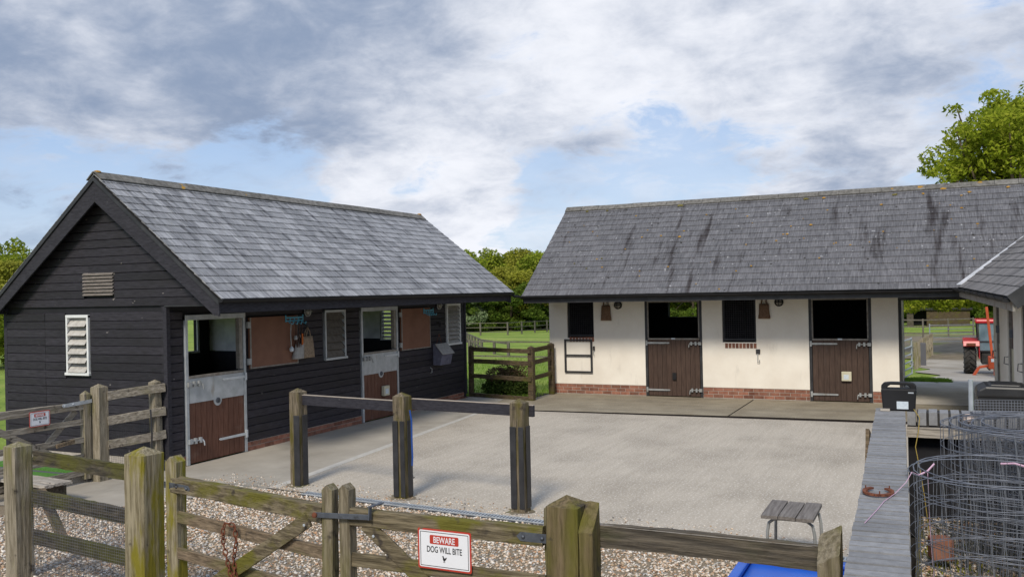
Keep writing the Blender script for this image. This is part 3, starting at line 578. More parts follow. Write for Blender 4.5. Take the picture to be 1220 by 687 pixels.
def gutter(p0, p1, r, name, parent, m='black_plastic', seg=3.0):
    p0 = V(p0); p1 = V(p1); d = (p1-p0).normalized(); s = d.cross(V((0, 0, 1))).normalized(); mb = MB(); n = 9
    ring = []
    for j in range(n): a = math.pi*j/(n-1); ring.append((math.cos(a)*r, -math.sin(a)*r))
    for j in range(n-1, -1, -1): a = math.pi*j/(n-1); ring.append((math.cos(a)*(r-.006), -math.sin(a)*(r-.006)))
    k = len(ring); mb.poly([p0+s*a+V((0, 0, b)) for a, b in ring]+[p1+s*a+V((0, 0, b)) for a, b in ring], [(i, (i+1) % k, k+(i+1) % k, k+i) for i in range(k)]+[tuple(range(n))+(), tuple(range(k, k+n))])
    g = mb.build(name, m, parent); L_ = (p1-p0).length; c = int(L_/seg)
    for i in range(c+1):
        q = p0+d*min(L_-.04, .03+i*seg); mb = MB(); R2 = r+.006; rg = [(math.cos(math.pi*j/8)*R2, -math.sin(math.pi*j/8)*R2) for j in range(9)]
        mb.poly([q+s*a+V((0, 0, b+.003)) for a, b in rg]+[q+d*.05+s*a+V((0, 0, b+.003)) for a, b in rg], [(j, j+1, 10+j, 9+j) for j in range(8)]+[tuple(range(9)), tuple(range(9, 18))]); mb.build('gutter_bracket', m, g)
    return g
# ------------------------------------------------------------------ BARN A
AL, AD, RX, RZ, OE, EZ, OG = 9.20, 3.58, -1.19, 4.40, 1.24, 2.50, .21
A = empty('timber_stable_block', (-1.8, 4.6, 0), 'black weatherboarded stable block with grey slate roof on the left of the yard', 'stable')
doors_a = [(.34, 1.64), (4.90, 6.22)]; wins_a = [(3.73, 4.41, 1.32, 2.25), (8.30, 8.98, 1.31, 2.27)]
hol = [(a, b, -.1, 2.26) for a, b in doors_a]+wins_a
mb = MB(); holed(0, AL, .15, 2.42, hol, lambda a, b, c, d: mb.bb(-.10, -.022, a, b, c, d))
mb.build('front_wall', 'interior_dark', A)
gwin = (-2.12, -1.62, 1.37, 2.29)
mb = MB(); holed(-AD, -.101, .02, 2.42, [gwin], lambda a, b, c, d: mb.bb(a, b, .022, .10, c, d))
mb.prism([(-AD, 2.42), (.95, 2.42), (RX, RZ-.12)], 'y', .025, .09)
mb.build('gable_wall', 'interior_dark', A)
fw_ = (-2.30, -1.88, 1.38, 2.22)
mb = MB(); holed(-AD, 0, .02, 2.42, [fw_], lambda a, b, c, d: mb.bb(a, b, AL-.1, AL, c, d)); mb.prism([(-AD, 2.42), (.95, 2.42), (RX, RZ-.12)], 'y', AL-.09, AL-.02); mb.build('end_wall', 'boards', A)
mb = MB(); holed(.101, AL-.101, .02, 2.42, [(1.2, 4.12, 1.44, 2.14), (5.6, 8.2, 1.44, 2.14)], lambda a, b, c, d: mb.bb(-AD, -AD+.1, a, b, c, d)); mb.build('back_wall', 'interior_dark', A)  # back openings enlarged, mostly unseen, to let more light into the boxes
mb = MB()
for z, s in ((2.16, 0), (1.42, 0)): mb.bb(-AD+.101, -AD+.125, 3.58, 4.16, z-.02, z+.02)
mb.bb(-AD+.101, -AD+.125, 4.10, 4.15, 1.44, 2.14); mb.build('back_window_frame', 'white_frame', A)
# interior partitions: pale upper half, black kick board
for y0 in (4.46,):
    mb = MB(); mb.bb(-AD+.1, -.101, y0, y0+.06, 1.42, 2.40); p = mb.build('partition', 'interior_light', A)
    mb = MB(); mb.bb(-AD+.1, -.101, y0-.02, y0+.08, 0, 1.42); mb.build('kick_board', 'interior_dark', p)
MB().bb(-AD+.1, fw_[0]-.02, AL-.14, AL-.101, 1.42, 2.40).build('end_lining', 'interior_light', A); p = MB().bb(fw_[1]+.02, -.101, AL-.14, AL-.101, 1.42, 2.40).build('end_lining', 'interior_light', A)
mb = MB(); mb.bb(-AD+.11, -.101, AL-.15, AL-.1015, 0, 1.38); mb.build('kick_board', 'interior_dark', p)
mb = MB(); mb.bb(-AD+.1, -.101, .101, AL-.101, .0, .02); mb.build('stable_floor', 'straw', A)
mb = MB(); mb.bb(-AD+.1, -.101, .101, AL-.101, 2.42, 2.44); mb.build('ceiling', 'white_frame', A)
# weatherboards
def board_mesh():
    mb = MB(); h = .140
    pr = [(0, 0), (.024, 0), (.024, h-.030), (.005, h-.016), (0, h-.016)]
    return mb.poly([(-.5, -a, b) for a, b in pr]+[(.5, -a, b) for a, b in pr], [(0, 1, 2, 3, 4), (9, 8, 7, 6, 5)]+[(i, 5+i, 5+(i+1) % 5, (i+1) % 5) for i in range(5)]).mesh('weatherboard')
BM = board_mesh(); BM.materials.append(MATS['boards']); BH = .128
def board(par, c, z, l, face):   # face: 'y' looks to -Y (length along X); 'x' looks to +X (length along Y)
    R = M.Rotation(math.radians(90), 4, 'Z') if face == 'x' else M.Identity(4)
    mwx = M.Translation((c[0], c[1], z)) @ R @ M.Rotation(random.uniform(-.0012, .0012), 4, 'Y') @ M.Diagonal((l-.003, random.uniform(.9, 1.12), 1, 1))
    link('weatherboard', BM, None, par, mwx)
r = 0; z = .155
cladf = MB().bb(-.030, -.022, -.002, .0, .15, .16).build('front_cladding', 'boards', A)
cladg = MB().bb(-AD, -AD+.01, .015, .022, .15, .16).build('gable_cladding', 'boards', A)
while z+BH < 2.43:
    cuts = [(a-.03, b+.03) for a, b in doors_a]+[(a-.02, b+.02) for a, b, c, d in wins_a if c < z+BH-.03 and d > z+.03]
    if z > 1.0: cuts += []
    for a, b in intervals(.045, AL-.045, cuts):
        if b-a > 3.2:
            m_ = a+(b-a)*(.36+.2*(r % 2)); board(cladf, (-.022, (a+m_)/2), z, m_-a, 'x'); board(cladf, (-.022, (m_+b)/2), z, b-m_, 'x')
        else: board(cladf, (-.022, (a+b)/2), z, b-a, 'x')
    cuts = [(gwin[0]-.03, gwin[1]+.03)] if (z+BH > gwin[2]+.02 and z < gwin[3]-.02) else []
    for a, b in intervals(-AD+.05, -.05, cuts+[(-2.615, -2.612)]): board(cladg, ((a+b)/2, .022), z, b-a, 'y')
    r += 1; z += BH
z = 2.42; vent = (-1.70, -1.05, 2.58, 2.95)
SL = (RZ-EZ)/(OE-RX)
while z < RZ-.2:
    zt = z+BH*.6; h = (RZ-.08-zt)/SL
    a, b = RX-h, RX+h; a = max(a, -AD); b = min(b, 1.16)
    cuts = [(vent[0], vent[1])] if (z+BH > vent[2]+.05 and z < vent[3]-.05) else []
    for s, e in intervals(a, b, cuts):
        if e-s > 3 and r % 2: m_ = s+(e-s)*random.choice((.38, .61)); board(cladg, ((s+m_)/2, .012), z, m_-s, 'y'); board(cladg, ((m_+e)/2, .012), z, e-m_, 'y')
        else: board(cladg, ((s+e)/2, .012), z, e-s, 'y')
    z += BH; r += 1
for x, y in ((-.015, -.008), (-AD+.02, -.004), (-.012, AL-.03)):
    MB().bb(x-.04, x+.03, y, y+.07, .1, 2.41).build('corner_board', 'wood_dark_edge', A)
MB().bb(-.036, -.008, 1.86, 1.915, .15, 1.35).build('cover_strip', 'boards', A)
MB().bb(-.036, -.008, 6.60, 6.655, .15, 1.3).build('cover_strip', 'boards', A)
# brick plinth
pm_ = MB()
for a, b in intervals(.0, AL, doors_a): pm_.bb(-.10, -.010, a, b, -.02, .148)
pm_.bb(-AD, -.101, .0101, .1, -.02, .148); pl = pm_.build('brick_plinth', 'mortar', A)
bk = MB().box((0, 0, .0325), (.215, .10, .065)).mesh('brick'); bk.materials.append(MATS['brick'])
for row in (0, 1):
    for a, b in intervals(.0, AL, doors_a):
        y = a-(row*.11)
        while y < b-.02:
            s = max(a, y)+.005; e = min(b, y+.225)-.005
            if e-s > .03: link('brick', bk, None, pl, M.Translation((-.053+random.uniform(-.002, .002), (s+e)/2, .0+row*.075)) @ M.Rotation(math.pi/2, 4, 'Z') @ M.Diagonal(((e-s)/.215, 1, 1, 1)))
            y += .225
# soffit, fascia, barge boards, gutter
MB().bb(-.01, 1.16, -.02, AL+.05, 2.40, 2.418).build('soffit', 'black_paint', A)
MB().bb(1.17, 1.195, -OG+.03, AL+.02, 2.30, 2.475).build('fascia', 'wood_dark_edge', A)
MB().bb(-3.60, -3.58, -OG+.03, AL+.02, 2.32, 2.48).build('fascia', 'wood_dark_edge', A)
g = gutter((1.265, -OG-.02, 2.50), (1.265, AL+.07, 2.48), .055, 'gutter', A)
MB().tube([(1.265, AL+.0, 2.44), (1.265, AL+.12, 2.40), (1.34, AL+.27, 2.39), (1.4, AL+.3, 2.36)], .03, 8).build('gutter_outlet', 'black_plastic', g)
def barge(y0, y1, xa, za, xb, zb, depth, name='barge_board', foot=None):
    mb = MB()
    if foot: mb.prism([(xa, za), (xb, zb), (xb, foot), (xb-.12, foot-.03), (xa, za-depth)] if xb > xa else [(xa, za), (xb, zb), (xb, zb-depth), (xa, za-depth)], 'y', y0, y1)
    else: mb.prism([(xa, za), (xb, zb), (xb, zb-depth), (xa, za-depth)], 'y', y0, y1)
    return mb.build(name, 'wood_dark_edge', A, bevel=.003)
top = RZ-.045
def zr(x): return top-abs(x-RX)*SL
for ya, yb in ((-OG, -OG+.028), (AL+.03, AL+.058)):
    mb = MB(); mb.prism([(RX, top), (1.22, zr(1.22)), (1.22, 2.26), (1.13, 2.27), (RX, top-.36)], 'y', ya, yb); mb.build('barge_board', 'wood_dark_edge', A, bevel=.003)
    mb = MB(); mb.prism([(RX-.001, top), (-3.61, zr(-3.61)), (-3.61, zr(-3.61)-.24), (RX-.001, top-.36)], 'y', ya+.0012, yb+.0012); mb.build('barge_board', 'wood_dark_edge', A, bevel=.003)
    s_ = -1 if ya < 0 else 1; k = -.022 if ya < 0 else .022
    for xx in (1.235, -3.625):
        mb = MB(); mb.prism([(RX, top+.018), (xx, zr(xx)+.018), (xx, zr(xx)-.045), (RX, top-.045)], 'y', min(ya, ya+k)+(.028 if s_ > 0 else 0), max(ya, ya+k)+(.028 if s_ > 0 else 0)-.001); mb.build('barge_trim', 'black_paint', A)
# roof deck + slates
deck = MB(); n0 = -.01
deck.prism([(RX, RZ-.012), (OE-.03, EZ-.012+.02), (OE-.05, EZ-.06), (RX, RZ-.07), (-3.60, EZ-.06), (-3.62, EZ+.008)], 'y', -OG+.03, AL+.03)
dk = deck.build('roof', 'underlay', A)
esl = V((RX-OE, 0, RZ-EZ)).normalized(); slen = math.hypot(RX-OE, RZ-EZ)
slate_roof(A, (OE+.02, -OG, EZ-.012), (0, 1, 0), esl, 17, slen/17.0, .272, 35, 'slate_a', None, 300, base=dk)
mb = MB()
esl2 = V((OE-RX, 0, RZ-EZ)).normalized()
for r_ in range(17):
    p = V((-3.63, -OG, EZ-.012))+esl2*(r_*slen/17)+V((-.61, 0, .79))*.012; q = p+esl2*.22
    mb.bar(p+V((0, 0, 0))+esl2*.1, p+esl2*.1+V((0, AL+2*OG-.05, 0)), .21, .008, (-.61, 0, .79))
mb.build('rear_slates', 'slate_a', dk, kind='stuff')
ridge(dk, (RX, -OG-.01, RZ+.035), (RX, AL+.05, RZ+.035), 21, 'ridge_tile')
MB().lathe([(.0, 0), (.06, 0), (.05, .02), (.02, .03)], (RX, -OG+.06, RZ+.045), n=9).build('lichen_patch', 'lichen', dk)
MB().lathe([(.0, 0), (.06, 0), (.05, .02), (.02, .03)], (RX, AL-.02, RZ+.045), n=9).build('lichen_patch', 'lichen', dk)
# vent
v_ = MB().bb(vent[0], vent[1], .0, .02, vent[2], vent[3]).build('gable_vent', 'interior_dark', A)
for i in range(7):
    z = vent[2]+.012+i*.052; mb = MB(); mb.prism([(-.035, z), (-.028, z), (.01, z+.05), (.003, z+.052)], 'x', vent[0], vent[1]); mb.prism([(-.037, z-.004), (-.028, z-.004), (-.028, z+.022), (-.037, z+.018)], 'x', vent[0], vent[1]); mb.build('slat', 'vent_slat', v_)
# louvre windows
def louvre(par, face, a, b, z0, z1, n, sm, fm, ang=38, gap=True, pl=0.0):
    """window in plane face x ('x': looks +X, a..b along Y) or y ('y': looks -Y, a..b along X); pl plane"""
    def P(u, o, z): return (pl+o, u, z) if face == 'x' else (u, pl-o, z)
    def bx(mb, u0, u1, o0, o1, z_0, z_1):
        p, q = P(u0, o0, z_0), P(u1, o1, z_1); return mb.bb(min(p[0], q[0]), max(p[0], q[0]), min(p[1], q[1]), max(p[1], q[1]), z_0, z_1)
    mb = MB(); f = .038
    bx(mb, a, a+f, -.06, .028, z0, z1); bx(mb, b-f, b, -.06, .028, z0, z1); bx(mb, a, b, -.06, .030, z1-.04, z1+.005); bx(mb, a-.02, b+.02, -.06, .045, z0-.015, z0+.028)
    wn = mb.build('louvre_window', fm, par, bevel=.003)
    h = (z1-z0-.07)/n
    for i in range(n):
        zc = z0+.03+h*(i+.5); mb = MB(); t = math.radians(ang); l = h*(1.02 if ang > 60 else 1.22); dy, dz = math.cos(t)*l/2, math.sin(t)*l/2
        pr = [(dy, -dz-.003), (dy, -dz+.003), (-dy, dz+.003), (-dy, dz-.003)]
        a0, b0 = a+f+.012, b-f-.012
        pts = [P(a0, o-.004, zc+zz) for o, zz in pr]+[P(b0, o-.004, zc+zz) for o, zz in pr]
        mb.poly(pts, [(0, 1, 2, 3), (7, 6, 5, 4), (0, 4, 5, 1), (1, 5, 6, 2), (2, 6, 7, 3), (3, 7, 4, 0)]); mb.build('slat', sm, wn)
    mb = MB()
    for i in range(n):
        zc = z0+.03+h*(i+.5)
        for u in (a+f+.006, b-f-.006): mb.tube([P(u, .03, zc-.03), P(u, -.03, zc+.03)], .006, 5)
    mb.build('slat_clip', 'black_paint', wn, kind='stuff')
    return wn
louvre(A, 'y', *gwin[:2], gwin[2], gwin[3], 6, 'louvre_slat', 'white_frame', 47, pl=.01)
louvre(A, 'x', 3.75, 4.39, 1.33, 2.24, 6, 'slat_dull', 'galv', 62, pl=0.0)
louvre(A, 'x', 8.32, 8.96, 1.32, 2.26, 9, 'louvre_slat', 'white_frame', 42, pl=0.0)
louvre(A, 'y', fw_[0], fw_[1], fw_[2], fw_[3], 8, 'louvre_slat', 'white_frame', 30, pl=AL-.105)
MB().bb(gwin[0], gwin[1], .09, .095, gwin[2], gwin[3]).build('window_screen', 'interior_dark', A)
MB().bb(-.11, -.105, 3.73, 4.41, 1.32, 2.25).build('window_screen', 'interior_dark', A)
# stable doors of A
def hinge_strap(mb, P, u0, u1, z, t=.022):
    s = 1 if u1 > u0 else -1
    p = [(u0, z-t), (u1-s*.02, z-t*.8), (u1, z), (u1-s*.02, z+t*.8), (u0, z+t)]
    a = [P(u, .034, zz) for u, zz in p]; b = [P(u, .042, zz) for u, zz in p]; mb.poly(a+b, [(4, 3, 2, 1, 0), (5, 6, 7, 8, 9)]+[(i, (i+1) % 5, 5+(i+1) % 5, 5+i) for i in range(5)])
def bolt(par, P, u, z, s, m):
    mb = MB()
    def b(u0, u1, o0, o1, z0, z1): p, q = P(min(u0, u1), o0, z0), P(max(u0, u1), o1, z1); mb.bb(min(p[0], q[0]), max(p[0], q[0]), min(p[1], q[1]), max(p[1], q[1]), z0, z1)
    mb.tube([P(u, .055, z), P(u+s*.26, .055, z)], .010, 7); b(u-s*.02, u+s*.05, .03, .068, z-.035, z+.035); b(u+s*.09, u+s*.13, .03, .069, z-.042, z+.042); b(u+s*.19, u+s*.23, .03, .069, z-.04, z+.04)
    mb.tube([P(u+s*.25, .055, z), P(u+s*.26, .075, z-.03), P(u+s*.265, .08, z-.09)], .010, 6); mb.build('bolt', m, par)
def stable_door(par, face, a, b, zt, mid, pl, fm, pm, kick=True, hinge_right=True, side='left', fwid=.055, low=.025, extra=None, top_trim='trim_aged'):
    def P(u, o, z): return (pl+o, u, z) if face == 'x' else (u, pl-o, z)
    def B(mb, u0, u1, o0, o1, z0, z1):
        p, q = P(u0, o0, z0), P(u1, o1, z1); return mb.bb(min(p[0], q[0]), max(p[0], q[0]), min(p[1], q[1]), max(p[1], q[1]), z0, z1)
    mb = MB(); B(mb, a, a+fwid, -.10, .026, 0.006, zt); B(mb, b-fwid, b, -.10, .026, 0.006, zt); B(mb, a, b, -.10, .030, zt-.075, zt+.003)
    fr = mb.build('door_frame', fm, par, bevel=.003)
    i0, i1 = a+fwid+.008, b-fwid-.008
    mb = MB(); B(mb, i0, i1, -.02, .004, low, mid-.012); lf = mb.build('lower_door', 'door_groove', par)
    nb = max(8, round((i1-i0)/.115)); wdt = (i1-i0)/nb; gap = .007
    um = MB(); B(um, 0, 1, 0, .018, 0, 1)
    for i in range(nb):
        mb = MB(); B(mb, i0+i*wdt+gap/2, i0+(i+1)*wdt-gap/2, .0045, .018, low, mid-.03); mb.build('plank', pm, lf)
    mb = MB(); B(mb, i0, i1, -.03, .032, mid-.035, mid); mb.build('door_top_strip', top_trim, lf)
    if kick:
        zk = .93; c = (i0+i1)/2; rr_ = .09; pts = [(i0, zk), ]
        lowp = [(c-rr_*1.25, zk)]+[(c-rr_*math.cos(t), zk-rr_*math.sin(t)*1.1) for t in [k*math.pi/8 for k in range(9)]]+[(c+rr_*1.25, zk)]
        poly = [(i0, mid-.04), (i0, zk)]+lowp+[(i1, zk), (i1, mid-.04)]
        mb = MB(); n = len(poly); A_ = [P(u, .0185, zz) for u, zz in poly]; B_ = [P(u, .024, zz) for u, zz in poly]
        mb.poly(A_+B_, [tuple(range(n-1, -1, -1)), tuple(range(n, 2*n))]+[(i, (i+1) % n, n+(i+1) % n, n+i) for i in range(n)]); mb.build('kick_plate', 'galv', lf)
        ax = (1, 0, 0) if face == 'x' else (0, -1, 0)
        MB().lathe([(.045, 0), (.045, .012), (.03, .014), (.028, .006), (.0, .006)], P(c, .024, zk-.015), ax, 14).build('door_ring', 'iron', lf)
    s = -1 if hinge_right else 1; hu = i1+.03 if hinge_right else i0-.03
    for z, ln in ((mid-.11, .55 if not kick else .52), (.30 if kick else .16, .62 if kick else .55)):
        mb = MB(); hinge_strap(mb, P, hu, hu+s*ln, z); B(mb, hu-.02, hu+.02, .026, .05, z-.06, z+.06); mb.build('strap_hinge', 'strap_bright' if kick else 'galv_dull', lf)
    bu = i0-.03 if hinge_right else i1+.03
    bolt(lf, P, bu, (.36 if kick else .17), -s if hinge_right else -s, 'galv' if kick else 'galv_dull') if False else bolt(lf, P, bu, (.36 if kick else .17), 1 if hinge_right else -1, 'galv' if kick else 'galv_dull')
    bolt(lf, P, bu, mid-.12, 1 if hinge_right else -1, 'galv_dull')
    return fr, lf, P, B
fr, lf, P, B = stable_door(A, 'x', .34, 1.64, 2.26, 1.34, 0, 'galv', 'door_brown')
mb = MB(); B(mb, 1.50, 1.575, -.06, .016, 1.36, 2.18); mb.build('door_post_trim', 'trim_aged', fr)
fr, lf, P, B = stable_door(A, 'x', 4.90, 6.22, 2.26, 1.37, 0, 'galv', 'door_brown')
mb = MB(); B(mb, 6.08, 6.155, -.06, .016, 1.39, 2.18); mb.build('door_post_trim', 'trim_aged', fr)
mb = MB(); B(mb, 5.55, 5.75, .026, .10, .46, .66); q_ = mb.build('treat_box', 'cream_plastic', lf, bevel=.01); mb = MB(); B(mb, 5.59, 5.70, .101, .103, .50, .60); mb.build('paper_label', 'label_white', q_)
# opened upper door leaves lying against the boards
for a, b, z0, z1 in ((1.71, 2.93, 1.34, 2.18), (6.31, 7.50, 1.32, 2.20)):
    u = MB().bb(.012, .05, a, b, z0, z1).build('upper_door', 'panel_brown', A, bevel=.004)
    MB().bb(.0505, .058, a, a+.03, z0, z1).build('edge_strip', 'trim_aged', u); MB().bb(.0505, .056, a+.031, b, z0, z0+.02).build('edge_strip', 'trim_aged', u); MB().bb(.0505, .056, b-.018, b, z0+.021, z1).build('edge_strip', 'trim_aged', u)
    for z in (z0+.12, z1-.12): MB().bb(.03, .065, a-.06, a+.015, z-.05, z+.05).build('hinge', 'galv_dull', u)
# ------------------------------------------------------------------ lamps, hooks, bags
def bulkhead(x, y, z, face, par, label=None):
    ax = V((1, 0, 0)) if face == 'x' else V((0, -1, 0)); t = empty('bulkhead_lamp', (x, y, z), label, 'lamp', 'round caged wall lamps'); c = V((x, y, z))
    MB().lathe([(.095, 0), (.095, .03), (.085, .04)], c, ax, 18).build('lamp_base', 'black_plastic', t, smooth=False)
    MB().lathe([(.072, .04), (.07, .06), (.05, .085), (.0, .095)], c, ax, 16).build('lamp_glass', 'lamp_glass', t, smooth=True)
    mb = MB(); sdv = V((0, 1, 0)) if face == 'x' else V((1, 0, 0))
    for d in (sdv, V((0, 0, 1))): mb.tube([c+d*.088*math.cos(k*math.pi/6)+ax*(.04+.07*math.sin(k*math.pi/6)) for k in range(7)], .008, 5)
    mb.lathe([(.096, .034), (.096, .048), (.082, .05), (.082, .036)], c, ax, 18); mb.build('lamp_cage', 'galv_dull' if face == 'x' else 'black_plastic', t)
bulkhead(.0, 3.23, 2.24, 'x', A, 'round caged wall lamp left of the dull louvred window on the black boards')
bulkhead(.0, 7.93, 2.24, 'x', A, 'round caged wall lamp next to the white louvred window on the dark barn')
# blue tack racks
def rack(y0, y1, z, label):
    t = empty('bridle_rack', (.07, (y0+y1)/2, z), label, 'tack rack', 'blue bridle racks')
    mb = MB(); mb.bb(.058, .068, y0, y1, z+.03, z+.055); mb.bb(.058, .068, y0, y1, z-.02, z); 
    for i in range(5): y = y0+(y1-y0)*i/4; mb.bb(.057, .07, y-.010, y+.010, z-.03, z+.09 if i in (0, 4) else z+.056)
    mb.build('back_bar', 'blue_rack', t)
    for i in range(4):
        y = y0+(y1-y0)*(i+.5)/4; MB().tube([(.07, y, z-.02), (.12, y, z-.05), (.16, y+.01, z-.07), (.17, y+.012, z-.03)], .010, 6).build('hook', 'blue_rack', t)
rack(2.60, 3.06, 2.10, 'blue bridle rack with straps hung over the brown shutter by the first stable door')
rack(7.22, 7.62, 2.10, 'empty blue bridle rack over the brown shutter by the second stable door')
def strap(pts, m, name, label, cat, r=.010):
    return MB().tube(pts, r, 6).build(name, m, None, label=label, cat=cat)
t = empty('lead_rope', (.12, 2.66, 1.6), 'pale lead rope with knotted end hanging at the left of the blue rack', 'rope')
MB().tube([(.13, 2.66, 2.06), (.12, 2.65, 1.85), (.12, 2.665, 1.65)], .009, 6).build('rope', 'bag_grey', t); MB().lathe([(.0, 0), (.035, .02), (.04, .06), (.015, .10)], (.12, 2.67, 1.55), n=8).build('knot', 'label_white', t)
t = empty('leather_bridle', (.13, 2.87, 1.5), 'dark leather bridle straps with orange tag hanging from the blue rack', 'bridle')
for dy in (-.10, -.05, .02, .10): MB().tube([(.13, 2.87+dy, 2.05), (.12, 2.87+dy*.8, 1.85), (.12, 2.87+dy*.5, 1.62)], .010, 5).build('strap', 'leather', t)
MB().box((.135, 2.95, 1.76), (.02, .025, .2)).build('tag', 'orange', t, bevel=.004)
MB().lathe([(.03, 0), (.035, .03), (.02, .07)], (.13, 2.77, 1.76), n=8).build('buckle', 'galv_dull', t)
def bag(x, y, z, face, wd, h, dp, m, label, group=None, name='hanging_bag', tilt=0, cat='bag', tw=.78):
    t = empty(name, (x, y, z), label, cat, group)
    sv = V((0, 1, 0)) if face == 'x' else V((1, 0, 0)); ax = V((1, 0, 0)) if face == 'x' else V((0, -1, 0)); c = V((x, y, z)); mb = MB(); n = 12; rows = 7
    rr_ = random.Random(int(x*100+y*10))
    for i in range(rows):
        f_ = i/(rows-1); ww = wd/2*(1-(1-tw)*f_)*(1+.03*rr_.uniform(-1, 1)); dd = dp/2*(1.05-.75*f_)
        for j in range(n):
            a = 2*math.pi*j/n; e = .55; ca, sa = math.cos(a), math.sin(a); q = c+sv*(ww*math.copysign(abs(ca)**e, ca)+tilt*f_*h)+ax*(dp*.55+dd*math.copysign(abs(sa)**e, sa))+V((0, 0, f_*h)); mb.v.append(tuple(q))
    for i in range(rows-1):
        for j in range(n): mb.f.append((i*n+j, i*n+(j+1) % n, (i+1)*n+(j+1) % n, (i+1)*n+j))
    mb.f.append(tuple(reversed(range(n)))); mb.f.append(tuple((rows-1)*n+j for j in range(n)))
    mb.build('sack', m, t, smooth=True)
    tp = c+V((0, 0, h))+sv*tilt*h+ax*dp*.5; hk = tp+V((0, 0, .17))
    for s in (-1, 1): MB().tube([tp+sv*s*wd*.26, tp+sv*s*wd*.2+V((0, 0, .08)), hk, tp+sv*s*wd*.12+ax*.02+V((0, 0, .08)), tp+sv*s*wd*.18+ax*.02], .009, 5).build('handle', m, t)
    return hk
hk = bag(.03, 3.16, 1.42, 'x', .32, .38, .10, 'jute', 'pale jute shopping bag hanging on the black boards beside the dull louvred window', tw=.85)
MB().tube([(0, hk.y, hk.z+.05), (.06, hk.y, hk.z+.03), (.07, hk.y, hk.z-.03), (.1, hk.y, hk.z-.01), (.1, hk.y, hk.z+.04)], .012, 6).build('bridle_hook', 'black_paint', A)
bag(.03, 2.86, 1.42, 'x', .26, .26, .12, 'bag_grey', 'pale grey cloth hat bag hanging under the bridle straps', name='grey_pouch', cat='pouch', tilt=.25, tw=.9)
# hooded grey box bag by the second door
t = empty('hooded_rug_bag', (.1, 7.93, .86), 'grey purple hooded box bag hanging below the far wall lamp', 'bag')
mb = MB(); mb.prism([(.0, .90), (.20, .90), (.26, 1.15), (.08, 1.36), (.0, 1.38)], 'y', 7.66, 8.14); mb.build('sack', 'hood_bag', t, bevel=.02)
mb = MB(); mb.prism([(.275, 1.14), (.29, 1.15), (.09, 1.385), (.075, 1.375)], 'y', 7.63, 8.17); mb.build('flap', 'bag_grey', t, bevel=.005)
MB().tube([(.03, 7.8, 1.38), (.04, 7.9, 1.6), (.04, 8.0, 1.38)], .006, 5).build('cord', 'rust', t)
MB().tube([(0, 7.9, 1.86), (.06, 7.9, 1.84), (.07, 7.9, 1.76), (.10, 7.9, 1.78), (.1, 7.9, 1.85)], .02, 6).build('bridle_hook', 'black_paint', A)
MB().tube([(.0, 7.55, .86), (.04, 7.55, .84), (.04, 7.55, .76), (.0, 7.55, .74)], .012, 6).build('tie_ring', 'galv_dull', A)
# ------------------------------------------------------------------ STABLE B
BY, BX0, BX1, BRY, BRZ, BEZ = 10.62, 1.60, 9.50, 12.34, 4.66, 2.41
Bt = empty('white_stable_block', (6, 12.4, 0), 'white rendered stable block with brick plinth and long slate roof behind the yard', 'stable')
dB = [(4.03, 5.38), (7.71, 8.98)]; wB = [(2.07, 2.76, 1.36, 2.36), (5.84, 6.59, 1.27, 2.36)]
mb = MB(); holed(BX0, BX1, .25, 2.40, [(a, b, .0, 2.30) for a, b in dB]+wB, lambda a, b, c, d: mb.bb(a, b, BY, BY+.20, c, d)); mb.bb(BX0, BX0+.2, BY+.2, 14.0, .25, 2.4); mb.bb(BX1-.2, BX1, BY+.2, 14.0, .25, 2.4); mb.build('rendered_wall', 'render', Bt)
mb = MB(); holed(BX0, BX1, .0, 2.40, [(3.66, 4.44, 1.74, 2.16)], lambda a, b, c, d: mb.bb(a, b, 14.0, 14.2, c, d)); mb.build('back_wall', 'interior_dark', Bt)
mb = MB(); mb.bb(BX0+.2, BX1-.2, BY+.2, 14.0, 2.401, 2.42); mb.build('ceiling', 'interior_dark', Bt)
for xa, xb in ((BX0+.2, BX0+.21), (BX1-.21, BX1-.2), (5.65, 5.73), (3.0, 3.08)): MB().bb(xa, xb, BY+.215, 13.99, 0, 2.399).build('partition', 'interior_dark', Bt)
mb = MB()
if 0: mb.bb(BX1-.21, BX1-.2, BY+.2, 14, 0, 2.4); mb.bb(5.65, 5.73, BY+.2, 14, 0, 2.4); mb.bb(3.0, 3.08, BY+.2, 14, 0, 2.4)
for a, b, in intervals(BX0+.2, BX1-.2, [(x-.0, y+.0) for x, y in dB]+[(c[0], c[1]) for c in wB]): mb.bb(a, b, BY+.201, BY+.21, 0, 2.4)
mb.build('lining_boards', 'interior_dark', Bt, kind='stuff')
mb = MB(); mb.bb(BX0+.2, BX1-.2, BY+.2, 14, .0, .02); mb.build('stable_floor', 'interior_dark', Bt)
pm_ = MB()
pls = {a: MB().bb(a, b, BY+.012, BY+.19, -.02, .249).build('brick_plinth', 'mortar', Bt) for a, b in intervals(BX0, BX1, dB)}
MB().bb(BX0+.012, BX0+.19, BY+.19, 14, -.02, .249).build('side_plinth', 'mortar', Bt); MB().bb(BX1-.19, BX1-.012, BY+.19, 14, -.02, .249).build('side_plinth', 'mortar', Bt)
for row in range(3):
    for a, b in intervals(BX0, BX1, dB):
        x = a-(row % 2)*.11
        while x < b-.02:
            s = max(a, x)+.005; e = min(b, x+.225)-.005
            if e-s > .03: link('brick', bk, None, pls[a], M.Translation(((s+e)/2, BY+.056+random.uniform(-.002, .002), .02+row*.076)) @ M.Diagonal(((e-s)/.215, 1, 1, 1)))
            x += .225
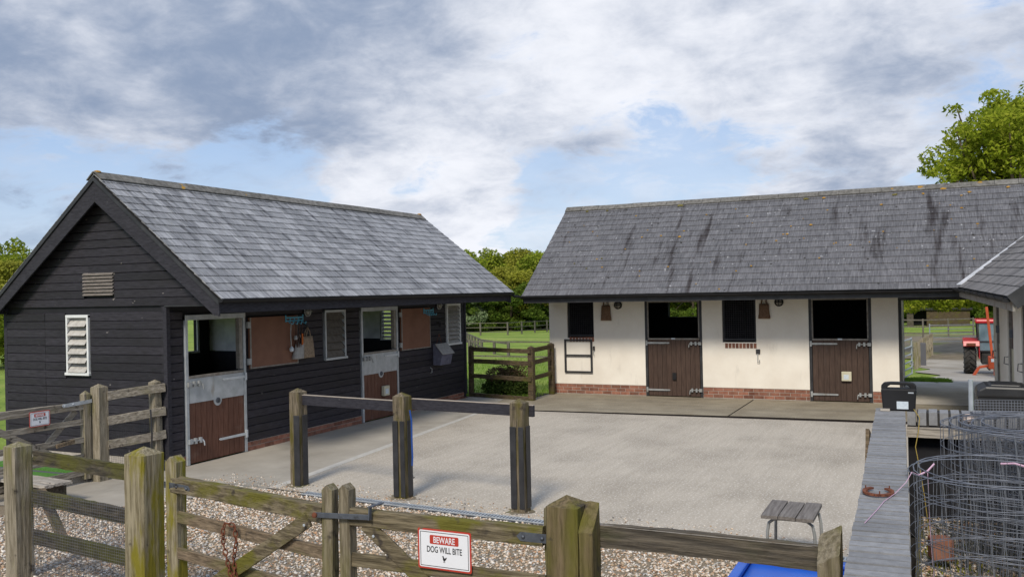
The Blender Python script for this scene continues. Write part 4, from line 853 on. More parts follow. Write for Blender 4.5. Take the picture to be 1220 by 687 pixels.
for a, b, z0, z1 in wB:     # brick-on-edge sills and mesh
    n = int((b-a-.02)/.075)
    for i in range(n): link('sill_brick', bk, None, Bt, M.Translation((a+.02+(i+.5)*(b-a-.04)/n, BY+.02, z0-(.035 if z0 > 1.3 else .075)+.0)) @ M.Rotation(math.pi/2, 4, 'Y') @ M.Diagonal((.5, .6, .95, 1)))
    mb = MB(); mb.bb(a, a+.035, BY+.05, BY+.10, z0, z1); mb.bb(b-.035, b, BY+.05, BY+.10, z0, z1); mb.bb(a+.035, b-.035, BY+.05, BY+.10, z0+.035, z0+.075); fr_ = mb.build('mesh_window', 'black_paint', Bt)
    mb = MB(); x = a+.05
    while x < b-.03: mb.bb(x-.0025, x+.0025, BY+.06, BY+.065, z0+.07, z1); x += .05
    z = z0+.10
    while z < z1: mb.bb(a+.03, b-.03, BY+.066, BY+.071, z-.0025, z+.0025); z += .05
    mb.build('wire_mesh', 'wire_dark', fr_, kind='stuff')
# hinged timber frame hanging under the first window
t = empty('hinged_window_frame', (2.35, BY-.02, .5), 'open black timber frame with cross bar hanging on the white wall under the first mesh window', 'frame')
x0, x1, z0, z1 = 2.00, 2.72, .52, 1.33
for a, b, c, d in ((x0, x0+.045, z0, z1), (x1-.045, x1, z0, z1)): MB().bb(a, b, BY-.05, BY-.012, c, d).build('side_bar', 'black_paint', t, bevel=.003)
for z in (z0, z0+.40, z1-.045): MB().bb(x0+.045, x1-.045, BY-.048, BY-.014, z, z+.04).build('cross_bar', 'black_paint', t, bevel=.003)
MB().bb(x1+.02, x1+.06, BY-.04, BY-.001, 1.06, 1.16).build('window_catch', 'black_paint', Bt)
MB().tube([(x1+.03, BY-.03, 1.06), (x1+.03, BY-.04, .98), (x1+.05, BY-.04, .94)], .008, 5).build('window_catch', 'galv_dull', Bt)
for a, b in dB:
    fr, lf, P, B = stable_door(Bt, 'y', a, b, 2.30, 1.36, BY+.03, 'black_paint', 'door_dark', kick=False, hinge_right=False, fwid=.06, top_trim='trim_aged')
    mb = MB(); B(mb, a+.06, b-.06, .0, .034, 2.19, 2.22); B(mb, a+.062, a+.09, .0, .03, 1.37, 2.19); B(mb, b-.09, b-.062, .0, .03, 1.37, 2.19); mb.build('opening_trim', 'trim_aged', fr)
    c = (a+b)/2
    MB().bb(c-.045, c+.045, BY-.008, BY+.01, 1.335, 1.365).build('latch_plate', 'label_white', lf)
    if a < 5:
        MB().bb(c-.06+.03, c+.06+.0, BY-.03, BY+.011, .40, .56).build('number_plate', 'black_plastic', lf)
    else:
        q_ = MB().bb(c+.02, c+.22, BY-.06, BY+.011, .46, .66).build('treat_box', 'cream_plastic', lf, bevel=.01); MB().bb(c+.065, c+.165, BY-.063, BY-.0605, .50, .60).build('paper_label', 'label_white', q_)
bulkhead(3.39, BY, 2.14, 'y', Bt, 'round black caged wall lamp left of the first brown door on the white wall')
bulkhead(7.10, BY, 2.16, 'y', Bt, 'round black caged wall lamp between the mesh window and the second brown door')
bag(3.09, BY, 1.78, 'y', .27, .36, .08, 'jute_dark', 'brown jute sack hanging under the eave between first mesh window and wall lamp')
bag(6.78, BY, 1.80, 'y', .26, .33, .08, 'jute_dark', 'brown jute sack hanging right of the mesh window with the brick sill')
MB().bb(6.58, 6.67, BY-.03, BY-.001, 1.02, 1.12).build('tie_plate', 'black_paint', Bt); MB().tube([(6.62, BY-.03, 1.02), (6.62, BY-.04, .92), (6.62, BY-.05, .84), (6.66, BY-.06, .85), (6.66, BY-.05, .89)], .010, 6).build('tie_hook', 'galv_dull', Bt)
# eaves of B
BR = 15.5
MB().bb(1.5, 13.5, 9.47, BY-.001, 2.375, 2.392).build('soffit', 'black_paint', Bt)
MB().bb(1.47, 11.6, 9.43, 9.455, 2.235, 2.39).build('fascia', 'black_paint', Bt)
gutter((1.42, 9.36, 2.40), (10.62, 9.36, 2.375), .058, 'gutter', Bt)
mb = MB(); mb.bb(9.3, 14, BY+.02, BY+.22, 2.16, 2.37); mb.build('passage_beam', 'black_paint', Bt); MB().bb(11.8, 14, BY+.23, 14.2, .0, 2.36).build('passage_wall', 'render', Bt)
mb = MB(); mb.bb(9.5, 11.6, BY+.23, 14.2, 2.36, 2.374); mb.build('passage_ceiling', 'white_frame', Bt)
MB().bb(9.505, 9.56, 10.70, 10.78, .0, 2.36).build('passage_post', 'black_paint', Bt)
Bd = MB(); Bd.prism([(9.38, BEZ+.0), (BRY, BRZ-.012), (15.28, BEZ), (15.26, BEZ-.05), (BRY, BRZ-.08), (9.40, BEZ-.05)], 'x', 1.48, BR); bd_ = Bd.build('roof', 'underlay', Bt)
for a, b in ((1.47, 1.445),): mb = MB(); mb.prism([(9.38, BEZ+.01), (BRY, BRZ), (15.28, BEZ+.01), (15.26, BEZ-.14), (BRY, BRZ-.17), (9.44, BEZ-.14)], 'x', b, a); mb.build('barge_board', 'black_paint', Bt)
mb = MB(); mb.prism([(BY, 2.40), (14.2, 2.40), (BRY, BRZ-.2)], 'x', BX0, BX0+.12); mb.build('gable_wall', 'boards', Bt)
bs_ = V((0, BRY-9.37, BRZ-BEZ)); bl_ = bs_.length; sB = bs_.normalized()
slate_roof(Bt, (1.45, 9.35, BEZ-.015), (1, 0, 0), sB, 17, bl_/17, .30, 46, 'slate_b', None, 300, skip=lambda s, t_: 1.45+s > 10.62+t_*sB.y+.35, base=bd_)
ridge(bd_, (1.45, BRY, BRZ+.03), (BR, BRY, BRZ+.03), 31, 'ridge_tile')
mb = MB()
for r_ in range(17):
    p = V((1.45, 15.3, BEZ-.015))+V((0, -sB.y, sB.z))*(r_*bl_/17+.1)+V((0, .6, .8))*.012; mb.bar(p, p+V((BR-1.45, 0, 0)), .21, .008, (0, .6, .8))
mb.build('rear_slates', 'slate_b', bd_, kind='stuff')
nB = V((0, -sB.z, sB.y)); rr = random.Random(21)
for px, py, rad, m in [(700, 253, .05, 'moss'), (724, 252, .05, 'moss'), (810, 246, .09, 'moss'), (788, 282, .035, 'lichen'), (810, 283, .05, 'lichen'), (895, 318, .03, 'lichen'), (842, 257, .03, 'lichen'), (960, 238, .07, 'moss'), (982, 237, .06, 'lichen'), (1066, 233, .06, 'moss'), (1063, 222, .045, 'lichen'), (1096, 225, .09, 'lichen'), (1100, 232, .04, 'lichen'), (1124, 226, .07, 'lichen'), (1155, 230, .05, 'lichen'), (1201, 224, .05, 'lichen'), (685, 315, .035, 'moss'), (699, 321, .035, 'moss'), (717, 309, .035, 'moss'), (966, 269, .05, 'lichen'), (938, 280, .04, 'lichen'), (925, 288, .03, 'lichen'), (1146, 249, .04, 'lichen'), (877, 324, .03, 'lichen'), (1050, 245, .04, 'lichen')]:
    d = (fw*F+rt*(px-610)-up*(py-343.5)); k = (V((0, 9.37, BEZ))-CAM).dot(nB)/d.dot(nB); p = CAM+d*k+nB*.030; rad *= .72
    if p.y > BRY-.12: p = V((p.x, BRY-.08, BRZ-.01))
    mb = MB(); n = 9; b_ = [(rad*rr.uniform(.6, 1.2)*1.3, 2*math.pi*j/n) for j in range(n)]
    mb.poly([p+V((1, 0, 0))*q*math.cos(a)+sB*q*.6*math.sin(a) for q, a in b_]+[p+V((1, 0, 0))*q*.6*math.cos(a)+sB*q*.4*math.sin(a)+nB*.012 for q, a in b_]+[p+nB*.016], [(j, (j+1) % n, n+(j+1) % n, n+j) for j in range(n)]+[(n+j, n+(j+1) % n, 2*n) for j in range(n)]); mb.build('lichen_patch', m, bd_)
mb = MB(); mk = MB()
for i in range(150):
    u = rr.uniform(1.6, 13.2); t_ = bl_*rr.random()**.8*.97; p = V((u, 9.37, BEZ))+sB*t_+nB*.026; q = rr.uniform(.010, .026); g_ = mb if i % 3 == 0 else mk
    g_.poly([p+V((1, 0, 0))*q*math.cos(a)*rr.uniform(.7, 1.4)+sB*q*.8*math.sin(a) for a in [k*math.pi/3 for k in range(6)]]+[p+nB*.010], [(j, (j+1) % 6, 6) for j in range(6)])
mb.build('lichen_speck', 'lichen', bd_, kind='stuff'); mk.build('moss_speck', 'rubber', bd_, kind='stuff')
# ------------------------------------------------------------------ WING C
Ct = empty('side_wing', (12.2, 6.8, 0), 'cream walled stable wing with slate roof at the right edge of the yard', 'stable')
e0 = V((10.62, 9.40, 2.41)); e1 = V((11.10, 3.35, 2.30)); ec = (e1-e0).normalized(); hn = V((-ec.y, ec.x, 0)).normalized(); hn = hn if hn.x > 0 else -hn
cs_ = (hn*.80+V((0, 0, .60))).normalized(); CL = (e1-e0).length
mb = MB(); pA = e0-ec*2.9+V((0, 0, 0)); 
nC = ec.cross(cs_); nC = nC if nC.z > 0 else -nC
W_ = 2.6
v0, v1 = e0, e1; v2 = e1+cs_*W_; v3 = e0+cs_*W_-ec*W_*.80
mb.poly([v0, v1, v2, v3]+[q-nC*.05 for q in (v0, v1, v2, v3)], [(0, 1, 2, 3), (7, 6, 5, 4), (0, 4, 5, 1), (1, 5, 6, 2), (2, 6, 7, 3), (3, 7, 4, 0)]); cd_ = mb.build('roof', 'underlay', Ct)
slate_roof(Ct, e0-ec*2.4, ec, cs_, 13, .20, .27, int((CL+2.4)/.27), 'slate_c', None, 300, skip=lambda s, t_: s-2.4 < -t_*.80+.12, base=cd_)
vd = (sB+V((0, 0, 0))); vl0 = e0+V((-.02, -.02, .03)); vl1 = V((10.62+2.75, 9.37+2.75, BEZ+2.75*sB.z/sB.y+.05))
mb = MB(); mb.bar(vl0+V((.02, .0, .02)), vl1+V((.02, 0, .02)), .12, .02, (-.5, -.5, .8)); mb.build('valley_lead', 'lead', cd_)
MB().bar(e1+ec*.02+V((0, 0, -.06)), e1+cs_*W_+ec*.02+V((0, 0, -.06)), .03, .2).build('barge_board', 'black_paint', Ct)
gutter(e0-hn*.06+V((0, 0, -.01)), e1-hn*.06+V((0, 0, -.01)), .055, 'gutter', Ct, seg=.9)
MB().bar(e0+hn*.02+V((0, 0, -.11)), e1+hn*.02+V((0, 0, -.11)), .03, .13).build('fascia', 'trim_aged', Ct)
w0 = V((11.25, 10.60, 0)); w1 = V((11.74, 3.5, 0)); wd_ = (w1-w0).normalized(); wn_ = V((wd_.y, -wd_.x, 0)); wn_ = wn_ if wn_.x < 0 else -wn_
def wy(y): return w0+wd_*((w0.y-y)/abs(wd_.y))
def wbar(mb, ya, yb, z0, z1, th, off=0.0): a, b = wy(ya), wy(yb); return mb.bar(a-wn_*(th/2-off)+V((0, 0, (z0+z1)/2)), b-wn_*(th/2-off)+V((0, 0, (z0+z1)/2)), th, z1-z0)
for a, b in ((10.6, 10.32), (9.78, 8.74), (8.10, 7.22), (5.9, 5.0), (4.0, 3.5)): mb = MB(); wbar(mb, a, b, 0, 2.33, .18); mb.build('wall_pier', 'render', Ct)
for a, b, nm in ((10.32, 9.78, 'upper'), (8.74, 8.10, 'u'), (7.22, 5.9, 'v'), (5.0, 4.0, 'z')):
    mb = MB(); wbar(mb, a, b, 0.02, 1.3, .04, -.05); d_ = mb.build('lower_door', 'cream_plastic' if nm != 'v' else 'door_dark', Ct)
    mb = MB(); wbar(mb, a, b, 1.3, 2.1, .03, -.07); mb.build('upper_door', 'door_brown', Ct)
    mb = MB(); wbar(mb, a, a-.05, 0, 2.2, .12, -.02); wbar(mb, b+.05, b, 0, 2.2, .12, -.02); wbar(mb, a, b, 2.2, 2.3, .12, -.02); mb.build('door_frame', 'trim_aged', Ct)
    mb = MB(); p = wy(a-.02)+V((0, 0, 1.15)); mb.tube([p+wn_*.0, p+wn_*.06, p+wn_*.07+V((0, 0, -.12)), p+wn_*.0+V((0, 0, -.14))], .008, 6); p = wy(b+.03)+V((0, 0, 1.6)); mb.box(p+wn_*.03, (.05, .12, .14)); mb.build('door_latch', 'iron', Ct)
mb = MB(); wbar(mb, 3.5, 3.38, 0, 2.3, .5, -.0); mb.bar(wy(3.4)+V((0, 0, 1.2)), wy(3.4)+V((2.5, .2, 1.2)), .1, 2.4); mb.build('end_wall', 'black_paint', Ct)
MB().bb(12.0, 14.2, 3.6, 10.4, 0, 2.3).build('rear_wall', 'render', Ct)
# ------------------------------------------------------------------ tie rail in the yard
t = empty('tie_rail', (4.3, -.45, 0), 'three post hitching rail with rubber faced posts at the front of the concrete yard', 'hitching rail')
TP = [(2.50, -.14), (4.22, -.28), (5.88, -.40)]
for i, (x, y) in enumerate(TP):
    h = (1.24, 1.25, 1.24)[i]; pt = post(x, y, -.05, h, .17, .17, .05, 'post', 'tie_post', t, ang=-.08, seed=i*3)
    for (ox_, oy_, sx_, sy_) in ((-.045, -.094, .075, .012), (.055, -.094, .06, .012), (.094, .02, .012, .10)) if i else ((.045, -.094, .09, .012), (.094, .02, .012, .10)):
        st = MB().box((x+ox_, y+oy_, .47+.02*i), (sx_, sy_, .93)).build('rubber_strip', 'black_paint', pt, bevel=.003)
for i in (0, 1):
    (x0, y0), (x1, y1) = TP[i], TP[i+1]; y0 += .0; a = (x0+.09, y0, 1.135+.01*i); b = (x1-.09 if i == 0 else x1+.14, y1+(.0 if i == 0 else .1), 1.125+.01*i)
    if i == 1: a = (x0+.09, y0+.1, 1.145)
    rl = MB().bar(a, b, .045, .13).build('rail', 'wood_dark_edge', t, bevel=.004); MB().bar(V(a)+V((0, 0, .068)), V(b)+V((0, 0, .068)), .05, .006).build('rail_capping', 'rail_top', rl)
t = empty('lead_line', (4.36, -.36, .2), 'blue lead line with snap hook hanging from the middle post of the hitching rail', 'lead rope')
MB().tube([(4.335, -.28, 1.08), (4.35, -.27, .95), (4.355, -.28, .7), (4.36, -.28, .5), (4.352, -.28, .40)], .012, 6).build('strap', 'blue_strap', t)
MB().tube([(4.352, -.28, .40), (4.34, -.28, .36), (4.352, -.28, .31), (4.365, -.28, .36), (4.352, -.28, .40)], .006, 5).build('snap_hook', 'wire_dark', t); MB().tube([(4.352, -.28, .31), (4.36, -.28, .24), (4.38, -.28, .26)], .009, 5).build('snap_tail', 'wire_dark', t)
rr = random.Random(31)
for x, y in TP:
    mb = MB(); mb.poly([(x+.15*math.cos(a)*rr.uniform(.85, 1.5), y-.02+.12*math.sin(a)*rr.uniform(.85, 1.5), .0035) for a in [k*math.pi/9 for k in range(18)]], [tuple(range(18))]); mb.build('soil_patch', 'dirt', None, kind='structure')
# drain
t = empty('channel_drain', (6, -.75, 0), 'long galvanised drain grating along the front edge of the concrete yard', 'drain')
def eg(x): return V((x, edge(x)-.07, .004))
MB().bar(eg(2.9), eg(9.6), .12, .02).build('drain_channel', 'iron', t)
mb = MB(); x = 2.95
while x < 9.58: p = eg(x)+V((0, 0, .013)); mb.box(p, (.016, .105, .008)); x += .04
for o_ in (-.055, .055): mb.bar(eg(2.9)+V((0, o_, .012)), eg(9.6)+V((0, o_, .012)), .012, .012)
mb.build('grating', 'galv', t, kind='stuff')
# ------------------------------------------------------------------ foreground gates and fence
POSTM = 'post_mossy'
Lf = empty('mossy_rail_fence', (3.5, -4.3, 0), 'three rail mossy fence with wire mesh at the lower left corner, between two thick posts', 'fence')
post(2.60, -4.24, -.1, 1.20, .175, .175, .04, 'post', 'post_grey', Lf, ang=-.1, seed=1)
gp = post(4.395, -4.43, -.1, 1.265, .225, .225, .06, 'post', 'post_mossy', Lf, ang=-.05, seed=2)
for z, dz in ((1.07, 0), (.715, -.01), (.355, -.01)):
    rough_bar((2.74, -4.18, z+.015), (4.32, -4.36, z+dz), .045, .125, seed=int(z*10), amp=.005).build('rail', 'rail_dark', Lf)
rough_bar((4.255, -4.40, 0), (4.255, -4.40, 1.20), .05, .09, seed=5).build('batten', 'rail_dark', Lf)
rough_bar((2.70, -4.10, .78), (3.05, -4.12, .30), .03, .10, seed=6, upv=(0, 1, 0)).build('brace', 'rail_brown', Lf)
def mesh_panel(a, b, z0, z1, st, r, name, m, parent, stv=None, **k):
    a = V((a[0], a[1], 0)); b = V((b[0], b[1], 0)); l = (b-a).length; d = (b-a)/l; mb = MB(); x = 0; n = V((-d.y, d.x, 0))*r
    while x <= l: p = a+d*x; mb.bar(p+V((0, 0, z0)), p+V((0, 0, z1)), r*2, r*2); x += st
    z = z0
    while z <= z1+1e-6: mb.bar(a+V((0, 0, z)), b+V((0, 0, z)), r*2, r*2); z += (stv or st)
    return mb.build(name, m, parent, kind='stuff', **k)
mesh_panel((2.74, -4.22), (4.32, -4.40), .03, .80, .025, .0009, 'wire_mesh', 'wire', Lf)
# gate 1
def straptip(a, b, wdt, th, n, name, m, par, tip=True):
    a = V(a); b = V(b); d = (b-a).normalized(); n = V(n); u = d.cross(n).normalized(); w2 = wdt/2
    p = [a-u*w2, b-d*w2-u*w2, b, b-d*w2+u*w2, a+u*w2]; mb = MB(); mb.poly(p+[q+n*th for q in p], [(4, 3, 2, 1, 0), (5, 6, 7, 8, 9)]+[(i, (i+1) % 5, 5+(i+1) % 5, 5+i) for i in range(5)]); o = mb.build(name, m, par, bevel=.001)
    mb = MB()
    for q in (b-d*.045, b-d*.17): 
        mb.lathe([(.013, 0), (.012, .006), (.006, .010), (0, .011)], q+n*th, n, 10)
    mb.build('bolt_head', m, o, smooth=True); return o
G = empty('field_gate', (5.6, -4.68, 0), 'left wooden five bar gate leaf with rusty chain over its second rail', 'gate')
def pointed(x, y, z0, z1, wx, wy_, name, m, par, seed):
    o = rough_bar((x, y, z0), (x, y, z1), wx, wy_, seed=seed, upv=(0, 1, 0), cap=0, seg=.06); n = len(o.v); k = 16
    mb = o; mb.f.pop(); top = mb.v[-k:]; c0 = [(p[0], p[1], p[2]) for p in top]
    ym = (min(p[1] for p in c0), max(p[1] for p in c0)); xm = (min(p[0] for p in c0)+max(p[0] for p in c0))/2
    mb.v += [(xm, ym[0], z1+wx*.42), (xm, ym[1], z1+wx*.42)]; a, b = len(mb.v)-2, len(mb.v)-1; base = n-k
    for j in range(k):
        i0, i1 = base+j, base+(j+1) % k; m0 = mb.v[i0]; m1 = mb.v[i1]; yy = (m0[1]+m1[1])/2; t0 = a if abs(m0[1]-ym[0]) < abs(m0[1]-ym[1]) else b; t1 = a if abs(m1[1]-ym[0]) < abs(m1[1]-ym[1]) else b
        mb.f.append((i0, i1, t1) if t0 == t1 else (i0, i1, t1, t0))
    return mb.build(name, m, par)
def gate_rails(par, x0, y0, x1, y1, zs, mats, sd0):
    for i, ((z0, z1), hh, m) in enumerate(zip(zs, (.115, .085, .085, .085), mats)):
        rough_bar((x0, y0, z0-hh/2), (x1, y1, z1-hh/2), .07 if i == 0 else .03, hh, seed=sd0+i, amp=.005 if i == 0 else .003).build('rail', m, par)
pointed(4.785, -4.47, .06, 1.235, .11, .11, 'heel_stile', 'post_mossy', G, 1)
pointed(6.505, -4.79, .06, 1.21, .085, .08, 'meeting_stile', 'stile_grey', G, 2)
gate_rails(G, 4.79, -4.50, 6.46, -4.78, ((1.115, 1.10), (.855, .82), (.58, .52), (.30, .25)), ('rail_mossy', 'rail_brown', 'rail_brown', 'rail_brown'), 10)
rough_bar((6.33, -4.80, 1.0), (5.05, -4.60, .22), .028, .10, seed=21).build('brace', 'rail_mossy', G)
straptip((4.70, -4.512, 1.055), (5.03, -4.565, 1.05), .05, .006, (-.16, -.985, 0), 'hinge_strap', 'iron', G)
G2_ = empty('field_gate', (7.4, -4.77, 0), 'right wooden gate leaf with the larger beware sign, next to the thick mossy post', 'gate')
pointed(6.625, -4.765, .06, 1.215, .085, .085, 'meeting_stile', 'stile_grey', G2_, 3)
pointed(8.10, -4.70, .06, 1.20, .075, .085, 'heel_stile', 'stile_grey', G2_, 4)
gate_rails(G2_, 6.67, -4.77, 8.07, -4.76, ((1.10, 1.105), (.80, .80), (.50, .50), (.22, .22)), ('rail_mossy', 'rail_mossy', 'rail_brown', 'rail_brown'), 30)
rough_bar((6.78, -4.785, 1.0), (7.85, -4.78, .22), .028, .10, seed=23).build('brace', 'rail_mossy', G2_)
straptip((8.11, -4.798, 1.035), (7.90, -4.80, 1.035), .055, .006, (0, -1, 0), 'hinge_strap', 'iron', G2_)
lt = empty('gate_latch', (6.6, -4.86, 1.04), 'flat steel throw over latch bar joining the two gate leaves', 'latch')
MB().bar((6.42, -4.85, 1.045), (6.86, -4.83, 1.06), .008, .035).build('latch_bar', 'iron', lt, bevel=.002)
MB().bar((6.86, -4.838, 1.045), (6.86, -4.828, 1.135), .03, .008, (1, 0, 0)).build('latch_bar', 'iron', lt); MB().bar((6.86, -4.842, 1.13), (6.87, -4.70, 1.13), .03, .008).build('latch_hook', 'iron', lt, bevel=.002)
MB().lathe([(.02, 0), (.018, .008), (.0, .012)], (6.43, -4.856, 1.045), (0, -1, 0), 10).build('bolt_head', 'rust', lt)
for g_, pts_ in ((G, ((5.86, -4.73, .72), (5.42, -4.665, .43), (6.32, -4.83, .96))), (G2_, ((7.40, -4.80, .56), (6.86, -4.80, .93)))):
    for p in pts_: MB().lathe([(.011, 0), (.010, .004), (.0, .007)], p, (-.1, -1, 0), 8).build('bolt_head', 'galv', g_)
# chain
t = empty('gate_chain', (5.52, -4.7, .4), 'rusty brown chain looped over the second rail of the left gate leaf', 'chain')
lk = MB(); lk.tube([(0.014*math.cos(a)*1.0, 0, .026*math.sin(a)) for a in [k*math.pi/6 for k in range(12)]], .0052, 5, closed=True); lkm = lk.mesh('chain_link', True); lkm.materials.append(MATS['rust'])
def chain(pts):
    for i in range(len(pts)-1):
        p, q = V(pts[i]), V(pts[i+1]); d = q-p; n = max(1, round(d.length/.040))
        for j in range(n):
            c = p+d*(j+.5)/n; Q = d.to_track_quat('Z', 'Y').to_matrix().to_4x4(); chain.k += 1
            link('chain_link', lkm, None, t, M.Translation(c) @ Q @ M.Rotation((math.pi/2)*(chain.k % 2)+.5, 4, 'Z'))
chain.k = 0
chain([(5.575, -4.70, .86), (5.50, -4.70, .87), (5.475, -4.70, .82), (5.485, -4.71, .72), (5.53, -4.72, .60), (5.56, -4.72, .50), (5.60, -4.72, .42)]); chain([(5.585, -4.70, .86), (5.60, -4.70, .74), (5.58, -4.71, .62), (5.60, -4.72, .52), (5.61, -4.72, .42)])
# signs
def sign(mwx, wd, h, label, name='warning_sign'):
    t = link(name, None, None, None, mwx, label, 'sign', 'beware signs on the gates')
    def pt(nm, mesh, m): return link(nm, mesh, m, t, mwx)
    def rr_rect(x0, x1, z0, z1, r, y0, y1):
        p = []
        for cx_, cz_, a0 in ((x1-r, z1-r, 0), (x0+r, z1-r, 90), (x0+r, z0+r, 180), (x1-r, z0+r, 270)):
            for k in range(5): a = math.radians(a0+k*22.5); p.append((cx_+r*math.cos(a), cz_+r*math.sin(a)))
        return MB().prism(p, 'y', y0, y1)
    x, z = wd/2, h/2
    pt('sign_plate', rr_rect(-x, x, -z, z, .012, -.003, 0).mesh('p'), 'sign_red'); pt('sign_face', rr_rect(-x+.011, x-.011, -z+.011, z-.011, .012, -.0042, -.003).mesh('p'), 'sign_white')
    def ring(x_, z_, t_, y0, y1, m):
        mb = MB(); 
        for a, b, c, d in ((-x_, x_, z_-t_, z_), (-x_, x_, -z_, -z_+t_), (-x_, -x_+t_, -z_+t_, z_-t_), (x_-t_, x_, -z_+t_, z_-t_)): mb.bb(a, b, y0, y1, c, d)
        pt('sign_line', mb.mesh('p'), m)
    ring(x-.019, z-.019, .0035, -.0052, -.0042, 'sign_black')
    pt('heading_panel', rr_rect(-wd*.27, wd*.27, h*.13, h*.35, .008, -.0052, -.0042).mesh('p'), 'sign_red')
    R = M.Rotation(math.pi/2, 4, 'X')
    for tx, sz, zz, m, sxx, yy in (('BEWARE', h*.215, h*.165, 'sign_white', .74, -.0058), ('DOG WILL BITE', h*.215, -h*.075, 'sign_black', .66, -.0048)):
        me = text_mesh(tx, sz, sxx); me.materials.append(MATS[m]) if not len(me.materials) else None
        o = link('lettering', me, None, t, mwx @ M.Translation((0, yy, zz)) @ R)
    bird = [(-.30, .42), (-.22, .50), (-.12, .42), (-.06, .20), (.10, .12), (.26, .26), (.42, .30), (.34, .08), (.22, -.12), (.08, -.22), (.10, -.46), (.16, -.50), (.02, -.50), (.02, -.26), (-.06, -.26), (-.08, -.46), (-.02, -.50), (-.16, -.50), (-.12, -.24), (-.24, -.08), (-.24, .26), (-.38, .30)]
    s_ = h*.17; pt('emblem', MB().prism([(a*s_, b*s_-h*.22) for a, b in bird], 'y', -.0052, -.0042).mesh('p'), 'sign_black')
    return t
ps = V((7.395, -4.80, .895)); sign(M.Translation(ps) @ M.Rotation(-.0, 4, 'Z'), .385, .255, 'large white BEWARE DOG WILL BITE sign with red rim on the near gate')
# right post and rail
Rf = empty('short_rail_fence', (8.9, -4.8, 0), 'single dark rail fence running from the thick mossy centre post to the coping wall', 'fence')
post(8.25, -4.845, -.1, 1.265, .20, .20, .055, 'post', 'post_mossy2', Rf, ang=-.03, seed=8)
mb = rough_bar((8.397, -4.885, 0), (8.397, -4.885, 1.21), .085, .15, seed=9, upv=(0, 1, 0)); k = 16
for i in range(len(mb.v)-k, len(mb.v)): p = mb.v[i]; mb.v[i] = (p[0], p[1], p[2]+(p[1]+4.885)*1.0-.01)
mb.build('side_post', 'post_mossy2', Rf)
rough_bar((8.40, -4.79, 1.085), (9.70, -4.80, 1.085), .045, .125, seed=41, amp=.006).build('rail', 'rail_mesh_dark', Rf)
MB().bar((8.40, -4.79, 1.150), (9.70, -4.80, 1.150), .04, .004).build('rail_capping', 'trim_aged', Rf)
mb = rough_bar((9.725, -5.02, 0), (9.725, -5.02, 1.20), .11, .15, seed=12, upv=(0, 1, 0))
for i in range(len(mb.v)-16, len(mb.v)): p = mb.v[i]; mb.v[i] = (p[0], p[1], p[2]+(p[1]+5.02)*.75+(p[0]-9.725)*.5+.02)
mb.build('end_post', 'stile_grey', Rf)
# ------------------------------------------------------------------ far fence, gate at barn corner
Ff = empty('grey_rail_fence', (-.2, -.4, 0), 'weathered grey rail fence with mesh between the small gate and the barn corner', 'fence')
post(-.40, -.86, -.1, 1.30, .17, .17, .05, 'post', 'post_grey', Ff, seed=3); post(-.14, -.10, -.1, 1.30, .13, .13, .04, 'post', 'post_grey', Ff, seed=4)
for z0, z1 in ((1.17, 1.22), (.83, .88), (.49, .54)): rough_bar((-.30, -.80, z0), (-.02, -.03, z1), .045, .12, seed=int(z0*30)).build('rail', 'rail_grey', Ff)
mesh_panel((-.34, -.78), (-.06, -.05), .02, .84, .025, .0011, 'wire_mesh', 'wire_dark', Ff)
MB().tube([(-.02, -.30, .93), (.01, -.31, .6), (0, -.32, .2)], .012, 6).build('loose_strap', 'black_paint', Ff)
Fg = empty('side_gate', (-.5, -2, 0), 'weathered grey side gate with crossed braces in front of the dark gable', 'gate')
post(-.47, -1.02, .05, 1.22, .085, .11, .05, 'heel_stile', 'post_grey', Fg, seed=7)
for i, z in enumerate((1.06, .84, .60, .36, .14)): rough_bar((-.47, -1.05, z), (-.52, -2.95, z+.02), .035 if i else .05, .10 if i == 0 else .075, seed=60+i).build('rail', 'rail_grey', Fg)
rough_bar((-.50, -1.15, 1.0), (-.52, -2.0, .25), .025, .08, seed=70).build('brace', 'rail_grey', Fg); rough_bar((-.455, -1.28, .30), (-.46, -2.5, 1.0), .025, .08, seed=71).build('brace', 'rail_grey', Fg)
straptip((-.43, -.95, 1.12), (-.435, -1.42, 1.10), .05, .006, (1, 0, 0), 'hinge_strap', 'galv', Fg)
rough_bar((-.42, -1.25, .60), (-.42, -1.52, .58), .025, .05, seed=73).build('patch', 'rail_brown', Fg)
post(-.52, -3.02, .05, 1.25, .09, .11, .05, 'meeting_stile', 'post_grey', Fg, seed=8)
sign(M.Translation((-.41, -1.77, .985)) @ M.Rotation(math.pi/2, 4, 'Z'), .30, .20, 'small white BEWARE DOG WILL BITE sign on the grey side gate by the dark barn')
# low raised bed, planks and turf
t = empty('raised_turf_bed', (-1.3, -1.3, 0), 'low timber edged bed with two strips of green turf beside the side gate', 'raised bed')
MB().bb(-2.8, -.66, -1.46, -.50, .0, .06).build('bed_soil', 'slate_grey', t)
MB().bb(-2.8, -.68, -1.32, -1.05, .06, .085).build('turf_strip', 'turf', t); MB().bb(-2.8, -.72, -.88, -.62, .06, .085).build('turf_strip', 'turf', t)
rough_bar((-.62, -1.50, .05), (-.55, -.72, .05), .045, .13, seed=80).build('edging_board', 'plank_grey', t); rough_bar((-2.8, -1.5, .05), (-.64, -1.5, .05), .045, .12, seed=81).build('edging_board', 'plank_grey', t)
t = empty('plank_bench', (-.2, -2.1, 0), 'low weathered plank step behind the lower left fence rails', 'bench')
for i in range(3): rough_bar((-1.5, -1.86-i*.13, .26), (.42, -2.02-i*.13, .26), .12, .035, seed=83+i).build('plank', 'plank_grey', t)
for x in (-1.0, .15): MB().bb(x, x+.09, -2.3, -1.9, 0, .24).build('leg', 'rail_mesh_dark', t)
